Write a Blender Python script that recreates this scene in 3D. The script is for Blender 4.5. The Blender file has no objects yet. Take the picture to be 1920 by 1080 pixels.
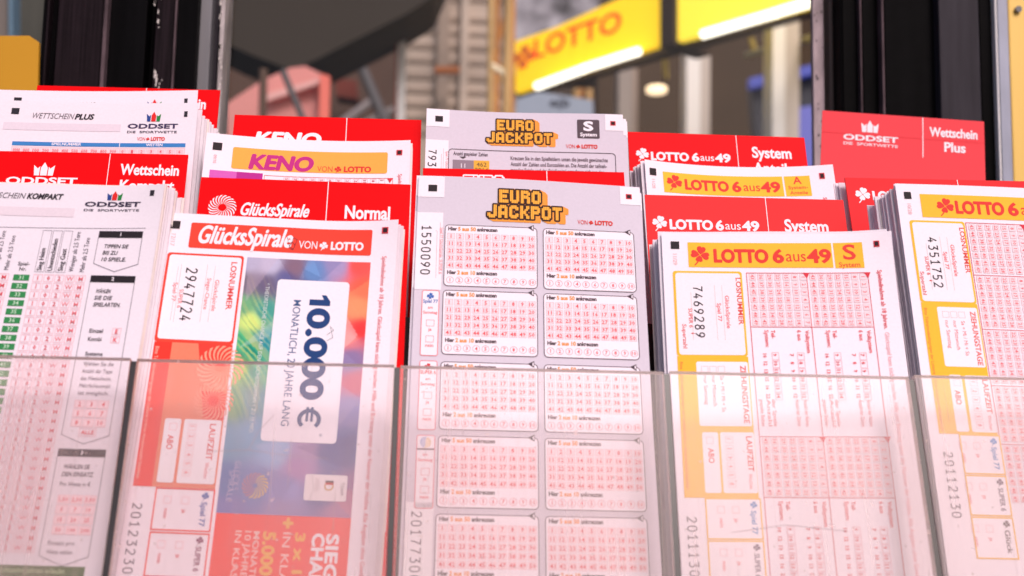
import bpy, math, random
import numpy as np
from mathutils import Matrix, Vector
random.seed(7); rng = np.random.default_rng(5)
SC = bpy.context.scene
COL = SC.collection
R_ = math.radians

# ------------------------------------------------------------------ camera, sky, sun, exposure
FPX = 2300.0
PITCH, YAW, ROLL = R_(7.26), R_(3.886), R_(1.098)
_fw = np.array([math.sin(YAW)*math.cos(PITCH), math.cos(YAW)*math.cos(PITCH), math.sin(PITCH)])
_ri = np.array([math.cos(YAW), -math.sin(YAW), 0.0]); _up = np.cross(_ri, _fw)
CR = math.cos(ROLL)*_ri + math.sin(ROLL)*_up
CU = -math.sin(ROLL)*_ri + math.cos(ROLL)*_up
CF = _fw
CAMP = np.array([0.0, 0.0, 1.3])
cam = bpy.data.cameras.new('camera')
cam.sensor_width = 36.0; cam.lens = FPX/1920*36
cam.clip_start = 0.01; cam.clip_end = 500
cam.dof.use_dof = True; cam.dof.focus_distance = 0.55; cam.dof.aperture_fstop = 10.0
camo = bpy.data.objects.new('camera', cam); COL.objects.link(camo)
camo.matrix_world = Matrix(((CR[0], CU[0], -CF[0], CAMP[0]), (CR[1], CU[1], -CF[1], CAMP[1]), (CR[2], CU[2], -CF[2], CAMP[2]), (0, 0, 0, 1)))
SC.camera = camo

w = bpy.data.worlds.new('World'); SC.world = w; w.use_nodes = True
nt = w.node_tree
sky = nt.nodes.new('ShaderNodeTexSky'); sky.sky_type = 'NISHITA'; sky.sun_disc = False
sky.sun_elevation = R_(41); sky.sun_rotation = R_(155); sky.air_density = 1.0; sky.dust_density = 4.0
nt.links.new(sky.outputs[0], nt.nodes['Background'].inputs[0])
nt.nodes['Background'].inputs[1].default_value = 0.10
sun = bpy.data.lights.new('sun', 'SUN'); sun.energy = 1.5; sun.angle = R_(18); sun.color = (1.0, 0.92, 0.86)
suno = bpy.data.objects.new('sun', sun); COL.objects.link(suno)
suno.rotation_euler = Vector((-0.22, 0.72, -0.66)).to_track_quat('-Z', 'Y').to_euler()
SC.view_settings.view_transform = 'Standard'; SC.view_settings.look = 'None'
SC.view_settings.exposure = 0.24
SC.view_settings.use_white_balance = True; SC.view_settings.white_balance_temperature = 6500; SC.view_settings.white_balance_tint = 18; SC.view_settings.gamma = 1.0
SC.render.film_transparent = False
SC.cycles.use_denoising = True
SC.cycles.max_bounces = 10; SC.cycles.transparent_max_bounces = 16
SC.cycles.caustics_reflective = False; SC.cycles.caustics_refractive = False

# ------------------------------------------------------------------ colours and materials
def lin(c):
    out = []
    for x in c[:3]:
        x = x/255.0
        out.append(x/12.92 if x <= 0.04045 else ((x+0.055)/1.055)**2.4)
    return (*out, 1.0)

def mat(name, rgb, rough=0.6, spec=0.35, metal=0.0, noise=None, bump=None, coat=0.0):
    m = bpy.data.materials.new(name); m.use_nodes = True
    n = m.node_tree; b = n.nodes['Principled BSDF']
    c = lin(rgb)
    b.inputs['Base Color'].default_value = c
    b.inputs['Roughness'].default_value = rough
    b.inputs['Specular IOR Level'].default_value = spec
    b.inputs['Metallic'].default_value = metal
    b.inputs['Coat Weight'].default_value = coat
    if noise or bump:
        tc = n.nodes.new('ShaderNodeTexCoord')
    if noise:
        sc, amt, stretch = noise
        mp = n.nodes.new('ShaderNodeMapping'); mp.inputs['Scale'].default_value = stretch
        tx = n.nodes.new('ShaderNodeTexNoise'); tx.inputs['Scale'].default_value = sc; tx.inputs['Detail'].default_value = 5
        rp = n.nodes.new('ShaderNodeValToRGB')
        rp.color_ramp.elements[0].position = 0.3; rp.color_ramp.elements[1].position = 0.7
        rp.color_ramp.elements[0].color = tuple(x*(1-amt) for x in c[:3])+(1,)
        rp.color_ramp.elements[1].color = tuple(min(1, x*(1+amt)) for x in c[:3])+(1,)
        n.links.new(tc.outputs['Object'], mp.inputs[0]); n.links.new(mp.outputs[0], tx.inputs['Vector'])
        n.links.new(tx.outputs['Fac'], rp.inputs[0]); n.links.new(rp.outputs[0], b.inputs['Base Color'])
    if bump:
        tb = n.nodes.new('ShaderNodeTexNoise'); tb.inputs['Scale'].default_value = bump[0]; tb.inputs['Detail'].default_value = 4
        bp = n.nodes.new('ShaderNodeBump'); bp.inputs['Strength'].default_value = bump[1]; bp.inputs['Distance'].default_value = 0.001
        n.links.new(tc.outputs['Object'], tb.inputs['Vector'])
        n.links.new(tb.outputs['Fac'], bp.inputs['Height']); n.links.new(bp.outputs[0], b.inputs['Normal'])
    return m

def mat_ink(name, rough, spec):
    """Printed card or paper: the print's own ink colours come from a colour attribute of the sheet."""
    m = bpy.data.materials.new(name); m.use_nodes = True
    n = m.node_tree; b = n.nodes['Principled BSDF']
    a = n.nodes.new('ShaderNodeVertexColor'); a.layer_name = 'ink'
    tc = n.nodes.new('ShaderNodeTexCoord')
    tx = n.nodes.new('ShaderNodeTexNoise'); tx.inputs['Scale'].default_value = 900; tx.inputs['Detail'].default_value = 3
    mr = n.nodes.new('ShaderNodeMapRange'); mr.inputs[1].default_value = 0.3; mr.inputs[2].default_value = 0.7
    mr.inputs[3].default_value = 0.955; mr.inputs[4].default_value = 1.0
    mx = n.nodes.new('ShaderNodeMixRGB'); mx.blend_type = 'MULTIPLY'; mx.inputs[0].default_value = 1.0
    n.links.new(tc.outputs['Object'], tx.inputs['Vector']); n.links.new(tx.outputs['Fac'], mr.inputs[0])
    n.links.new(a.outputs[0], mx.inputs[1]); n.links.new(mr.outputs[0], mx.inputs[2])
    n.links.new(mx.outputs[0], b.inputs['Base Color'])
    b.inputs['Roughness'].default_value = rough; b.inputs['Specular IOR Level'].default_value = spec
    return m

M_PAPER = mat_ink('printed_paper', 0.75, 0.2)
M_CARD = mat_ink('printed_card', 0.6, 0.08)
M_PLAIN = mat('plain_paper', (232, 222, 232), 0.8, 0.15, noise=(400, 0.03, (1, 1, 1)))
M_PLAIN2 = mat('plain_paper_greyer', (228, 216, 226), 0.8, 0.15, noise=(400, 0.03, (1, 1, 1)))
M_PLAIN3 = mat('plain_paper_cream', (236, 224, 222), 0.8, 0.15, noise=(400, 0.03, (1, 1, 1)))

def mat_acrylic(name, HAZE, gloss=True):
    m = bpy.data.materials.new(name); m.use_nodes = True
    n = m.node_tree; n.nodes.clear()
    out = n.nodes.new('ShaderNodeOutputMaterial')
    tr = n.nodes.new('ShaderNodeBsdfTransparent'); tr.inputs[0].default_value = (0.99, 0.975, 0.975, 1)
    dd = n.nodes.new('ShaderNodeBsdfDiffuse'); dd.inputs[0].default_value = lin((255, 216, 212))  # pink of the panel reflections put into the haze colour
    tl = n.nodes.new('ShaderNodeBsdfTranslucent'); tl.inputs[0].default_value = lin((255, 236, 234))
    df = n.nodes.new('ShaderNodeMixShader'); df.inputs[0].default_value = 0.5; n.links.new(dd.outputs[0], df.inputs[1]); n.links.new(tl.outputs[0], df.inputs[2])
    gl = n.nodes.new('ShaderNodeBsdfGlossy'); gl.inputs['Roughness'].default_value = 0.42
    gl.inputs['Color'].default_value = (1, 1, 1, 1)
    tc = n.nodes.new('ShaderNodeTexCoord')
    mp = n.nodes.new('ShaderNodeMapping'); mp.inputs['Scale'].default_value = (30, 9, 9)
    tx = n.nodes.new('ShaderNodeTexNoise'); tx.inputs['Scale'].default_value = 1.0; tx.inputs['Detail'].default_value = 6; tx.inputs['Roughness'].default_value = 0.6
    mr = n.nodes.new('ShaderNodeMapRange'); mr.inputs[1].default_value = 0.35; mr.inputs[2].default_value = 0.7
    mr.inputs[3].default_value = HAZE[0]; mr.inputs[4].default_value = HAZE[1]  # cloudy bands in the haze stand for soft reflections
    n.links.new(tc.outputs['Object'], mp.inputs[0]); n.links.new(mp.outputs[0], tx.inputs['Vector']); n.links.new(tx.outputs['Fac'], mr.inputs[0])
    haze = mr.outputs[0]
    if gloss:                                            # vertical scratches, also drawn as streaks of reflection, and dust on the viewer's face
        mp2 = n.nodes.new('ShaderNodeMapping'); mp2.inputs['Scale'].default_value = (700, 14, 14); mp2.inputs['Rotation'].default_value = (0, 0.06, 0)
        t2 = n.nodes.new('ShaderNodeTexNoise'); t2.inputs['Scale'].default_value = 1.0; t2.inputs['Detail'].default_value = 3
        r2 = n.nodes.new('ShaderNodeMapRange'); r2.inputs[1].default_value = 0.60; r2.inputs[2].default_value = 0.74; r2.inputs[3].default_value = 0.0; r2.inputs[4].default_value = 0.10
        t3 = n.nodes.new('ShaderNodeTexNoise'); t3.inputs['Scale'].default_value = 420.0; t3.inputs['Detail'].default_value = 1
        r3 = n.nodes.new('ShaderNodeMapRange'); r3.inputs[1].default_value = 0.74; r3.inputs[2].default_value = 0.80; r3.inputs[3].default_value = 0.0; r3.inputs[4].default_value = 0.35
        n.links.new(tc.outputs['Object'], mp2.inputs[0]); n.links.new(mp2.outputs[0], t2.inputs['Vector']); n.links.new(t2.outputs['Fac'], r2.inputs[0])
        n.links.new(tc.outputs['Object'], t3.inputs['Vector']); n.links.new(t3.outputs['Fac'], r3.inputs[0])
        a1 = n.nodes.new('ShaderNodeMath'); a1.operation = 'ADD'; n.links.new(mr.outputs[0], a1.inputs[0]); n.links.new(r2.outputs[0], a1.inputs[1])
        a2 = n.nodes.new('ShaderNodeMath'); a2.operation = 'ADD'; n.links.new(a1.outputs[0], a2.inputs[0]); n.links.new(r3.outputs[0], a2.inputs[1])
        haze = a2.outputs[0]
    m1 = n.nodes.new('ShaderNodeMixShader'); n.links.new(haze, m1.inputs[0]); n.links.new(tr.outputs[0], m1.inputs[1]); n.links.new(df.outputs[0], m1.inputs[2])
    fr = n.nodes.new('ShaderNodeFresnel'); fr.inputs[0].default_value = 1.49
    m2 = n.nodes.new('ShaderNodeMixShader'); n.links.new(fr.outputs[0], m2.inputs[0]); n.links.new(m1.outputs[0], m2.inputs[1]); n.links.new(gl.outputs[0], m2.inputs[2])
    n.links.new((m2 if gloss else m1).outputs[0], out.inputs[0])
    return m
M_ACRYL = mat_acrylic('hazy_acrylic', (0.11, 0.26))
M_CLEAR = mat_acrylic('clear_acrylic', (0.0, 0.02), gloss=False)
M_EDGE = mat('acrylic_edge', (206, 186, 176), 0.35, 0.5, noise=(120, 0.25, (1, 1, 1)))
M_SMOKE = mat('smoked_plastic', (38, 30, 32), 0.35, 0.5, noise=(60, 0.3, (1, 1, 1)))
M_GREYP = mat('grey_plastic', (120, 112, 120), 0.4, 0.4, noise=(30, 0.2, (1, 1, 1)))
M_BLACK = mat('black_paint', (9, 8, 10), 0.5, 0.03, noise=(14, 0.5, (6, 6, 0.6)), bump=(90, 0.25))
M_BLACK2 = mat('black_paint_dull', (32, 24, 29), 0.6, 0.05, noise=(20, 0.45, (30, 30, 0.8)), bump=(150, 0.4))
M_ANTHR = mat('anthracite_paint', (54, 50, 57), 0.5, 0.08, noise=(25, 0.2, (8, 8, 0.6)))
M_RIDGE = mat('mauve_ridge', (92, 76, 82), .5, .1, noise=(60, .4, (3, 3, 1)))  # paler mauve for the raised ridges of the posts
M_DGREY = mat('grey_aluminium', (110, 108, 114), 0.45, 0.5, noise=(20, 0.2, (4, 4, 0.4)))
M_LGREY = mat('pale_sealant', (168, 158, 160), 0.6, 0.3, noise=(70, 0.4, (1, 1, 0.5)))
M_MAUVE = mat('mauve_grey_trim', (176, 156, 162), 0.55, 0.3, noise=(45, 0.35, (2, 2, 0.9)))
M_CHIP = mat('bare_chips', (226, 216, 214), 0.7, 0.2)

def mat_pane():
    m = bpy.data.materials.new('window_glass'); m.use_nodes = True
    n = m.node_tree; n.nodes.clear()
    out = n.nodes.new('ShaderNodeOutputMaterial')
    tr = n.nodes.new('ShaderNodeBsdfTransparent'); tr.inputs[0].default_value = (0.94, 0.95, 0.95, 1)
    gl = n.nodes.new('ShaderNodeBsdfGlossy'); gl.inputs['Roughness'].default_value = 0.01
    fr = n.nodes.new('ShaderNodeFresnel'); fr.inputs[0].default_value = 1.22
    m2 = n.nodes.new('ShaderNodeMixShader'); n.links.new(fr.outputs[0], m2.inputs[0]); n.links.new(tr.outputs[0], m2.inputs[1]); n.links.new(gl.outputs[0], m2.inputs[2])
    n.links.new(m2.outputs[0], out.inputs[0])
    return m
M_PANE = mat_pane()

def mat_emit(name, rgb, strength):
    m = bpy.data.materials.new(name); m.use_nodes = True
    b = m.node_tree.nodes['Principled BSDF']
    b.inputs['Base Color'].default_value = lin(rgb); b.inputs['Emission Color'].default_value = lin(rgb); b.inputs['Emission Strength'].default_value = strength
    return m

# ------------------------------------------------------------------ object helpers
def tag(o, label=None, cat=None, group=None, kind=None):
    if label: o['label'] = label
    if cat: o['category'] = cat
    if group: o['group'] = group
    if kind: o['kind'] = kind
    return o

def empty(name, mtx):
    o = bpy.data.objects.new(name, None); COL.objects.link(o); o.empty_display_size = 0.01
    o.matrix_world = mtx
    return o

class MB:
    """plain mesh collector in the parent's or world's coordinates"""
    def __init__(s): s.v = []; s.f = []; s.m = []
    def poly(s, pts, mi=0):
        b = len(s.v); s.v += [tuple(p) for p in pts]; s.f.append(list(range(b, b+len(pts)))); s.m.append(mi)
    def hexa(s, p, mi=0, mf=None):
        """8 corners: 0-3 front loop, 4-7 back loop"""
        b = len(s.v); s.v += [tuple(q) for q in p]
        fs = [(0, 1, 2, 3), (7, 6, 5, 4), (0, 4, 5, 1), (1, 5, 6, 2), (2, 6, 7, 3), (3, 7, 4, 0)]
        for i, f in enumerate(fs):
            s.f.append([b+k for k in f]); s.m.append(mf[i] if mf else mi)
    def box(s, x0, x1, y0, y1, z0, z1, mi=0):
        s.hexa([(x0, y0, z0), (x1, y0, z0), (x1, y0, z1), (x0, y0, z1), (x0, y1, z0), (x1, y1, z0), (x1, y1, z1), (x0, y1, z1)], mi)
    def bar(s, a, b, r, n=8, mi=0):
        a = Vector(a); b = Vector(b); d = (b-a).normalized()
        x = d.orthogonal().normalized(); y = d.cross(x); base = len(s.v)
        for p in (a, b):
            for k in range(n):
                t = 2*math.pi*k/n; s.v.append(tuple(p+(x*math.cos(t)+y*math.sin(t))*r))
        for k in range(n):
            s.f.append([base+k, base+(k+1) % n, base+n+(k+1) % n, base+n+k]); s.m.append(mi)
        s.f.append([base+k for k in range(n)][::-1]); s.m.append(mi)
        s.f.append([base+n+k for k in range(n)]); s.m.append(mi)
    def build(s, name, mats, parent=None, mtx=None, bevel=0):
        me = bpy.data.meshes.new(name); me.from_pydata(s.v, [], s.f)
        for m in (mats if isinstance(mats, (list, tuple)) else [mats]): me.materials.append(m)
        me.polygons.foreach_set('material_index', s.m); me.update()
        o = bpy.data.objects.new(name, me); COL.objects.link(o)
        if parent: o.parent = parent
        if mtx is not None: o.matrix_world = mtx
        if bevel:
            bv = o.modifiers.new('bevel', 'BEVEL'); bv.width = bevel; bv.segments = 2; bv.limit_method = 'ANGLE'
        return o

# ------------------------------------------------------------------ sheet geometry: where each sheet stands
def ray(x, y): return (x-960)/FPX*CR - (y-540)/FPX*CU + CF
def at(px, py, Y):
    """the point of the vertical plane y = Y seen in that direction"""
    r = ray(px, py); return CAMP + r*(Y/r[1])

def nrm(t, yaw):
    n = np.array([0, -math.cos(t), math.sin(t)]); c, s = math.cos(yaw), math.sin(yaw)
    return np.array([c*n[0]-s*n[1], s*n[0]+c*n[1], n[2]])

class Plane:
    """a leaning sheet: top left corner o, across U, down V, facing n"""
    def __init__(s, TL, TR, W, t=17, yaw=0, L=None):
        s.n = nrm(R_(t), R_(yaw)); a = ray(*TL); b = ray(*TR)
        A = a/(s.n@a); B = b/(s.n@b); k = -W/np.linalg.norm(A-B)
        s.o = CAMP+A*k; s.U = (CAMP+B*k-s.o)/W; s.V = np.cross(s.U, s.n)
        if s.V[2] > 0: s.V = -s.V
        s.W = W; s.k = k
        if L:
            r = ray(*L); v = CAMP+r*((s.n@(s.o-CAMP))/(s.n@r))-s.o
            s.V = v/np.linalg.norm(v); s.U = np.cross(s.n, s.V)
            if s.U[0] < 0: s.U = -s.U
    def mtx(s, H, du=0, dv=0, dw=0, rot=0):
        """frame at the sheet's base centre: x right, y up the sheet, z to the viewer (metres)"""
        U, V, n = s.U, s.V, s.n
        if rot: U, V = math.cos(rot)*U+math.sin(rot)*V, -math.sin(rot)*U+math.cos(rot)*V
        o = s.o+s.U*(s.W/2+du)+s.V*(H+dv)+n*dw
        return Matrix(((U[0], -V[0], n[0], o[0]), (U[1], -V[1], n[1], o[1]), (U[2], -V[2], n[2], o[2]), (0, 0, 0, 1)))

# ------------------------------------------------------------------ lettering
_TXT = {}
def glyphs(s, off=0.0, res=3):
    key = (s, off, res)
    if key in _TXT: return _TXT[key]
    def raw(body):
        c = bpy.data.curves.new('txt', 'FONT'); c.body = body; c.offset = off; c.resolution_u = res; c.fill_mode = 'FRONT'
        o = bpy.data.objects.new('txt', c)
        me = o.to_mesh()
        v = np.array([x.co[:2] for x in me.vertices]) if len(me.vertices) else np.zeros((0, 2))
        f = [list(p.vertices) for p in me.polygons]
        o.to_mesh_clear(); bpy.data.objects.remove(o); bpy.data.curves.remove(c)
        return v, f
    v, f = raw(s)
    if ('H', off) not in _TXT:
        h, _ = raw('H'); _TXT[('H', off)] = (h[:, 1].min(), h[:, 1].max())
    lo, hi = _TXT[('H', off)]
    v = v.copy(); v[:, 0] -= v[:, 0].min(); v[:, 1] -= lo; v /= (hi-lo)
    _TXT[key] = (v, f, v[:, 0].max())
    return _TXT[key]

LAY = 0.045   # mm between print layers

class Ink:
    """one printed region of a sheet; coordinates in mm from the sheet's top left corner"""
    def __init__(s, sheet): s.sh = sheet; s.v = []; s.f = []; s.c = []; s.n = 0; s.subs = []
    def add(s, uv, faces, col, lay, vcol=None):
        b = s.n
        uv = np.asarray(uv, float)
        s.v.append(np.column_stack([uv, np.full(len(uv), 0.10+lay*LAY)])); s.n += len(uv)
        s.f += [[b+i for i in f] for f in faces]
        s.c.append(vcol if vcol is not None else np.tile(lin(col), (len(uv), 1)))
    def rect(s, u0, v0, u1, v1, col, lay=1, step=5.0, skew=0):
        nu = max(1, int(math.ceil(abs(u1-u0)/step))); nv = max(1, int(math.ceil(abs(v1-v0)/step)))
        us = np.linspace(u0, u1, nu+1); vs = np.linspace(v0, v1, nv+1)
        pts = [(u, v) for v in vs for u in us]
        fs = [[j*(nu+1)+i, j*(nu+1)+i+1, (j+1)*(nu+1)+i+1, (j+1)*(nu+1)+i] for j in range(nv) for i in range(nu)]
        s.add(pts, fs, col, lay)
    def rrect(s, u0, v0, u1, v1, r, col, lay=1, step=5.0):
        a = [r-r*math.cos(t) for t in np.linspace(0, math.pi/2, 5)]          # inset rows
        rows = [(v0+x, r-math.sqrt(max(0, r*r-(r-x)**2))) for x in a]
        mid = np.linspace(v0+r, v1-r, max(1, int(math.ceil((v1-v0-2*r)/step)))+1)[1:-1]
        rows += [(m, 0.0) for m in mid] + [(v1-x, r-math.sqrt(max(0, r*r-(r-x)**2))) for x in a[::-1]]
        nu = max(2, int(math.ceil((u1-u0)/step)))
        pts = []; fs = []
        for v, ins in rows: pts += [(u, v) for u in np.linspace(u0+ins, u1-ins, nu+1)]
        for j in range(len(rows)-1):
            for i in range(nu): fs.append([j*(nu+1)+i, j*(nu+1)+i+1, (j+1)*(nu+1)+i+1, (j+1)*(nu+1)+i])
        s.add(pts, fs, col, lay)
    def loop(s, pts, t, col, lay=1, closed=True):
        """a line of width t along pts with mitred corners"""
        P = np.array(pts, float); n = len(P); L = []; Rr = []
        for i in range(n):
            a = P[i-1] if (closed or i > 0) else None; b = P[(i+1) % n] if (closed or i < n-1) else None
            d1 = (P[i]-a) if a is not None else (b-P[i]); d2 = (b-P[i]) if b is not None else d1
            d1 = d1/(np.linalg.norm(d1)+1e-9); d2 = d2/(np.linalg.norm(d2)+1e-9)
            t1 = np.array([-d1[1], d1[0]]); t2 = np.array([-d2[1], d2[0]]); m = t1+t2; m = m/(np.linalg.norm(m)+1e-9)
            k = t/2/max(0.35, m@t1); L.append(P[i]+m*k); Rr.append(P[i]-m*k)
        fs = [[i, (i+1) % n, n+(i+1) % n, n+i] for i in range(n if closed else n-1)]
        s.add(L+Rr, fs, col, lay)
    def frame(s, u0, v0, u1, v1, t, col, lay=1, r=0, step=6.0):
        pts = []
        def seg(a, b):
            k = max(1, int(math.ceil(math.dist(a, b)/step)))
            return [(a[0]+(b[0]-a[0])*i/k, a[1]+(b[1]-a[1])*i/k) for i in range(k)]
        if r <= 0:
            for a, b in (((u0, v0), (u1, v0)), ((u1, v0), (u1, v1)), ((u1, v1), (u0, v1)), ((u0, v1), (u0, v0))): pts += seg(a, b)
        else:
            def arc(cu, cv, t0): return [(cu+r*math.cos(t0+k*math.pi/8), cv+r*math.sin(t0+k*math.pi/8)) for k in range(5)]
            A = arc(u1-r, v0+r, -math.pi/2); B = arc(u1-r, v1-r, 0); C_ = arc(u0+r, v1-r, math.pi/2); D = arc(u0+r, v0+r, math.pi)
            for a, nx in ((A, B), (B, C_), (C_, D), (D, A)): pts += a[:-1]+seg(a[-1], nx[0])
        s.loop(pts, t, col, lay)
    def ring(s, cu, cv, r, t, col, lay=1, n=16):
        s.loop([(cu+r*math.cos(2*math.pi*k/n), cv+r*math.sin(2*math.pi*k/n)) for k in range(n)], t, col, lay)
    def poly(s, pts, col, lay=1): s.add(pts, [list(range(len(pts)))], col, lay)
    def line(s, pts, t, col, lay=1):
        out = [pts[0]]
        for a, b in zip(pts, pts[1:]):
            k = max(1, int(math.ceil(math.dist(a, b)/6)))
            out += [(a[0]+(b[0]-a[0])*i/k, a[1]+(b[1]-a[1])*i/k) for i in range(1, k+1)]
        s.loop(out, t, col, lay, closed=False)
    def text(s, body, u, v, cap, col, lay=2, w=None, off=0.0, rot=0, shear=0.0, align='l', dense=0.0, res=3, track=None, slope=0.0):
        """baseline starts at (u, v); cap = capital height; w = length to fill; rot 0 across, 1 reading down, -1 reading up"""
        if track:
            body = (' '*1).join(body) if track == 1 else ('  ').join(body)
        x, f, wid = glyphs(body, off, res)
        if not len(x): return
        sx = cap if w is None else w/wid
        X = x[:, 0]*sx; Yy = x[:, 1]*cap; X = X+Yy*shear
        if align == 'c': X = X-wid*sx/2
        if align == 'r': X = X-wid*sx
        if rot == 0: uv = np.column_stack([u+X, v-Yy+X*slope])
        elif rot == 1: uv = np.column_stack([u+Yy, v+X])
        else: uv = np.column_stack([u-Yy, v-X])
        s.add(uv, f, col, lay)
        if dense:                                     # heavier strokes: second strike slightly shifted
            for q, (a, b) in enumerate(((dense, 0), (-dense, 0), (0, dense*.8), (0, -dense*.8))):
                s.add(uv+np.array([a*cap, b*cap]), f, col, lay+0.08*(q+1))
    def sub(s, name):
        q = Ink(s.sh); s.subs.append((name, q)); return q
    def build(s, name, mtl=None, label=None, parent=None):
        if not s.n: return None
        sh = s.sh
        P = np.vstack(s.v); C_ = np.vstack(s.c)
        z = P[:, 2]/1000+sh.disp(P[:, 0], P[:, 1])
        co = np.column_stack([P[:, 0]/1000-sh.W/2, sh.H-P[:, 1]/1000, z])
        me = bpy.data.meshes.new(name); me.from_pydata(co.tolist(), [], s.f)
        at_ = me.color_attributes.new('ink', 'FLOAT_COLOR', 'POINT'); at_.data.foreach_set('color', C_.astype(np.float32).ravel())
        me.materials.append(mtl or sh.mtl); me.update()
        o = bpy.data.objects.new(name, me); COL.objects.link(o); o.parent = parent or sh.root
        if label: o['label'] = label
        for nm, q in s.subs: q.build(nm, mtl, parent=o)
        return o

def zero(u, v): return np.zeros_like(np.asarray(u, float))

def sheet_mesh(name, W, H, disp, th, step=4.0, col=None, mtl=None, jag=0.0, corners=None):
    """a thin bent sheet as a closed solid; front at z = disp"""
    nu = max(6, int(W*1000/step)); nv = max(8, int(H*1000/(step*1.4)))
    us = np.linspace(0, W*1000, nu+1); vs = np.linspace(0, H*1000, nv+1)
    U, V = np.meshgrid(us, vs); U = U.ravel(); V = V.ravel()
    if jag:
        top = V < 1e-6; V = V.copy(); V[top] += jag*np.sin(U[top]*0.07+1.3)
    z = disp(U, V)
    fr = np.column_stack([U/1000-W/2, H-V/1000, z]); bk = fr.copy(); bk[:, 2] -= th
    co = np.vstack([fr, bk]); N = len(fr); f = []
    I = lambda i, j: j*(nu+1)+i
    for j in range(nv):
        for i in range(nu):
            q = [I(i, j), I(i, j+1), I(i+1, j+1), I(i+1, j)]
            f.append(q); f.append([N+k for k in q[::-1]])
    for i in range(nu):
        f.append([I(i, 0), I(i+1, 0), N+I(i+1, 0), N+I(i, 0)]); f.append([I(i+1, nv), I(i, nv), N+I(i, nv), N+I(i+1, nv)])
    for j in range(nv):
        f.append([I(0, j+1), I(0, j), N+I(0, j), N+I(0, j+1)]); f.append([I(nu, j), I(nu, j+1), N+I(nu, j+1), N+I(nu, j)])
    me = bpy.data.meshes.new(name); me.from_pydata(co.tolist(), [], f)
    if col is not None:
        at_ = me.color_attributes.new('ink', 'FLOAT_COLOR', 'POINT')
        c = np.tile(np.array(lin(col), np.float32), (2*N, 1))
        at_.data.foreach_set('color', c.ravel())
    me.materials.append(mtl); me.polygons.foreach_set('use_smooth', [True]*len(f)); me.update()
    try:
        me.set_sharp_from_angle(angle=R_(40))
    except Exception: pass
    return me

class Sheet:
    """a slip or a card: an Empty at its base, the paper and the printed regions as parts"""
    def __init__(s, name, pl, H, label, cat, group, col, mtl, disp=zero, th=0.0003, place=None, body='paper'):
        s.pl = pl; s.W = pl.W; s.H = H; s.disp = disp; s.mtl = mtl
        s.root = empty(name, pl.mtx(H, **(place or {})))
        tag(s.root, label, cat, group)
        me = sheet_mesh(body, s.W, H, disp, th, col=col, mtl=mtl)
        o = bpy.data.objects.new(body, me); COL.objects.link(o); o.parent = s.root; s.paper = o
    def ink(s): return Ink(s)

def stack(pl, H, disp, n, depth, label, group, su=0.0, sv=0.0, rot=0.0, start=0.0006, jit=0.0005, mats=None, th=None):
    """the loose sheets standing behind a front slip, each one an object"""
    mats = mats or [M_PLAIN, M_PLAIN2, M_PLAIN3]
    step = depth/n; th = th or step*0.5
    protos = []
    for m in mats:
        for jg in (0.25, -0.3):
            protos.append(sheet_mesh('slip_sheet', pl.W, H, disp, th, step=6, mtl=m, jag=jg))
    bund = 0.0
    gaps = np.cumsum([random.choice((.35, .6, 1, 1, 1.7)) for _ in range(n)]); gaps = gaps/gaps[-1]*depth
    for i in range(n):
        t = gaps[i]/depth
        if random.random() < 0.35: bund = random.uniform(-1, 1)*jit*2.2
        o = bpy.data.objects.new('paper_slip', random.choice(protos)); COL.objects.link(o)
        o.matrix_world = pl.mtx(H, du=su*t+bund*0.6+random.uniform(-jit, jit)*0.4, dv=sv*t+bund+random.uniform(-jit, jit)*0.5, dw=-start-gaps[i]+step*.3, rot=rot*t+random.uniform(-1, 1)*0.004)
        tag(o, label, 'paper slip', group)


# ------------------------------------------------------------------ printed marks
WHITE = (246, 236, 246); PAPER = (244, 234, 244); DARK = (52, 40, 46); RED = (238, 50, 46); CRED = (234, 3, 9)
NUM = (234, 92, 100); BOXL = (244, 176, 184); YEL = (252, 190, 58); GREY = (216, 205, 220); LRED = (238, 96, 104)

def clover(k, cu, cv, r, col, lay=2, tilt=0.0):
    leaf = [(0.05, 0), (0.28, 0.26), (0.55, 0.44), (0.82, 0.46), (0.98, 0.30), (1.0, 0.12), (0.90, 0.0)]
    prof = leaf+[(x, -y) for x, y in leaf[-2:0:-1]]
    for a, sc in ((80, 1.0), (-8, 0.95), (172, 0.95), (262, 0.8)):
        t = R_(a+tilt); c, s_ = math.cos(t), math.sin(t)
        k.poly([(cu+r*sc*(x*c-y*s_), cv-r*sc*(x*s_+y*c)) for x, y in prof], col, lay)
    k.line([(cu-0.04*r, cv+0.1*r), (cu-0.22*r, cv+0.75*r), (cu-0.6*r, cv+1.2*r)], 0.13*r, col, lay+0.3)

def crown(k, u0, u1, v0, v1, cols, lay=2):
    w = u1-u0; h = v1-v0
    P = lambda x, y: (u0+x*w, v0+y*h)
    k.poly([P(0, 0.22), P(0.2, 0.48), P(0.3, 0.30), P(0.3, 1), P(0.06, 1)], cols[0], lay)
    k.poly([P(0.5, 0), P(0.67, 0.42), P(0.66, 1), P(0.345, 1), P(0.34, 0.42)], cols[1], lay)
    k.poly([P(1.0, 0.22), P(0.8, 0.48), P(0.71, 0.34), P(0.71, 1), P(0.95, 1)], cols[2], lay)

def oddset(k, u0, w, vb, cap, col, vdie, wdie, udie, cdie, lay=2):
    k.text('ODDSET', u0, vb, cap, col, lay, w=w, off=0.02, dense=0.03)
    k.text('DIE', udie, vdie, cap*0.5, cdie, lay, w=wdie*0.17, off=0.015)
    k.text('SPORTWETTE', udie+wdie*0.25, vdie, cap*0.5, cdie, lay, w=wdie*0.75, off=0.015)

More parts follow.
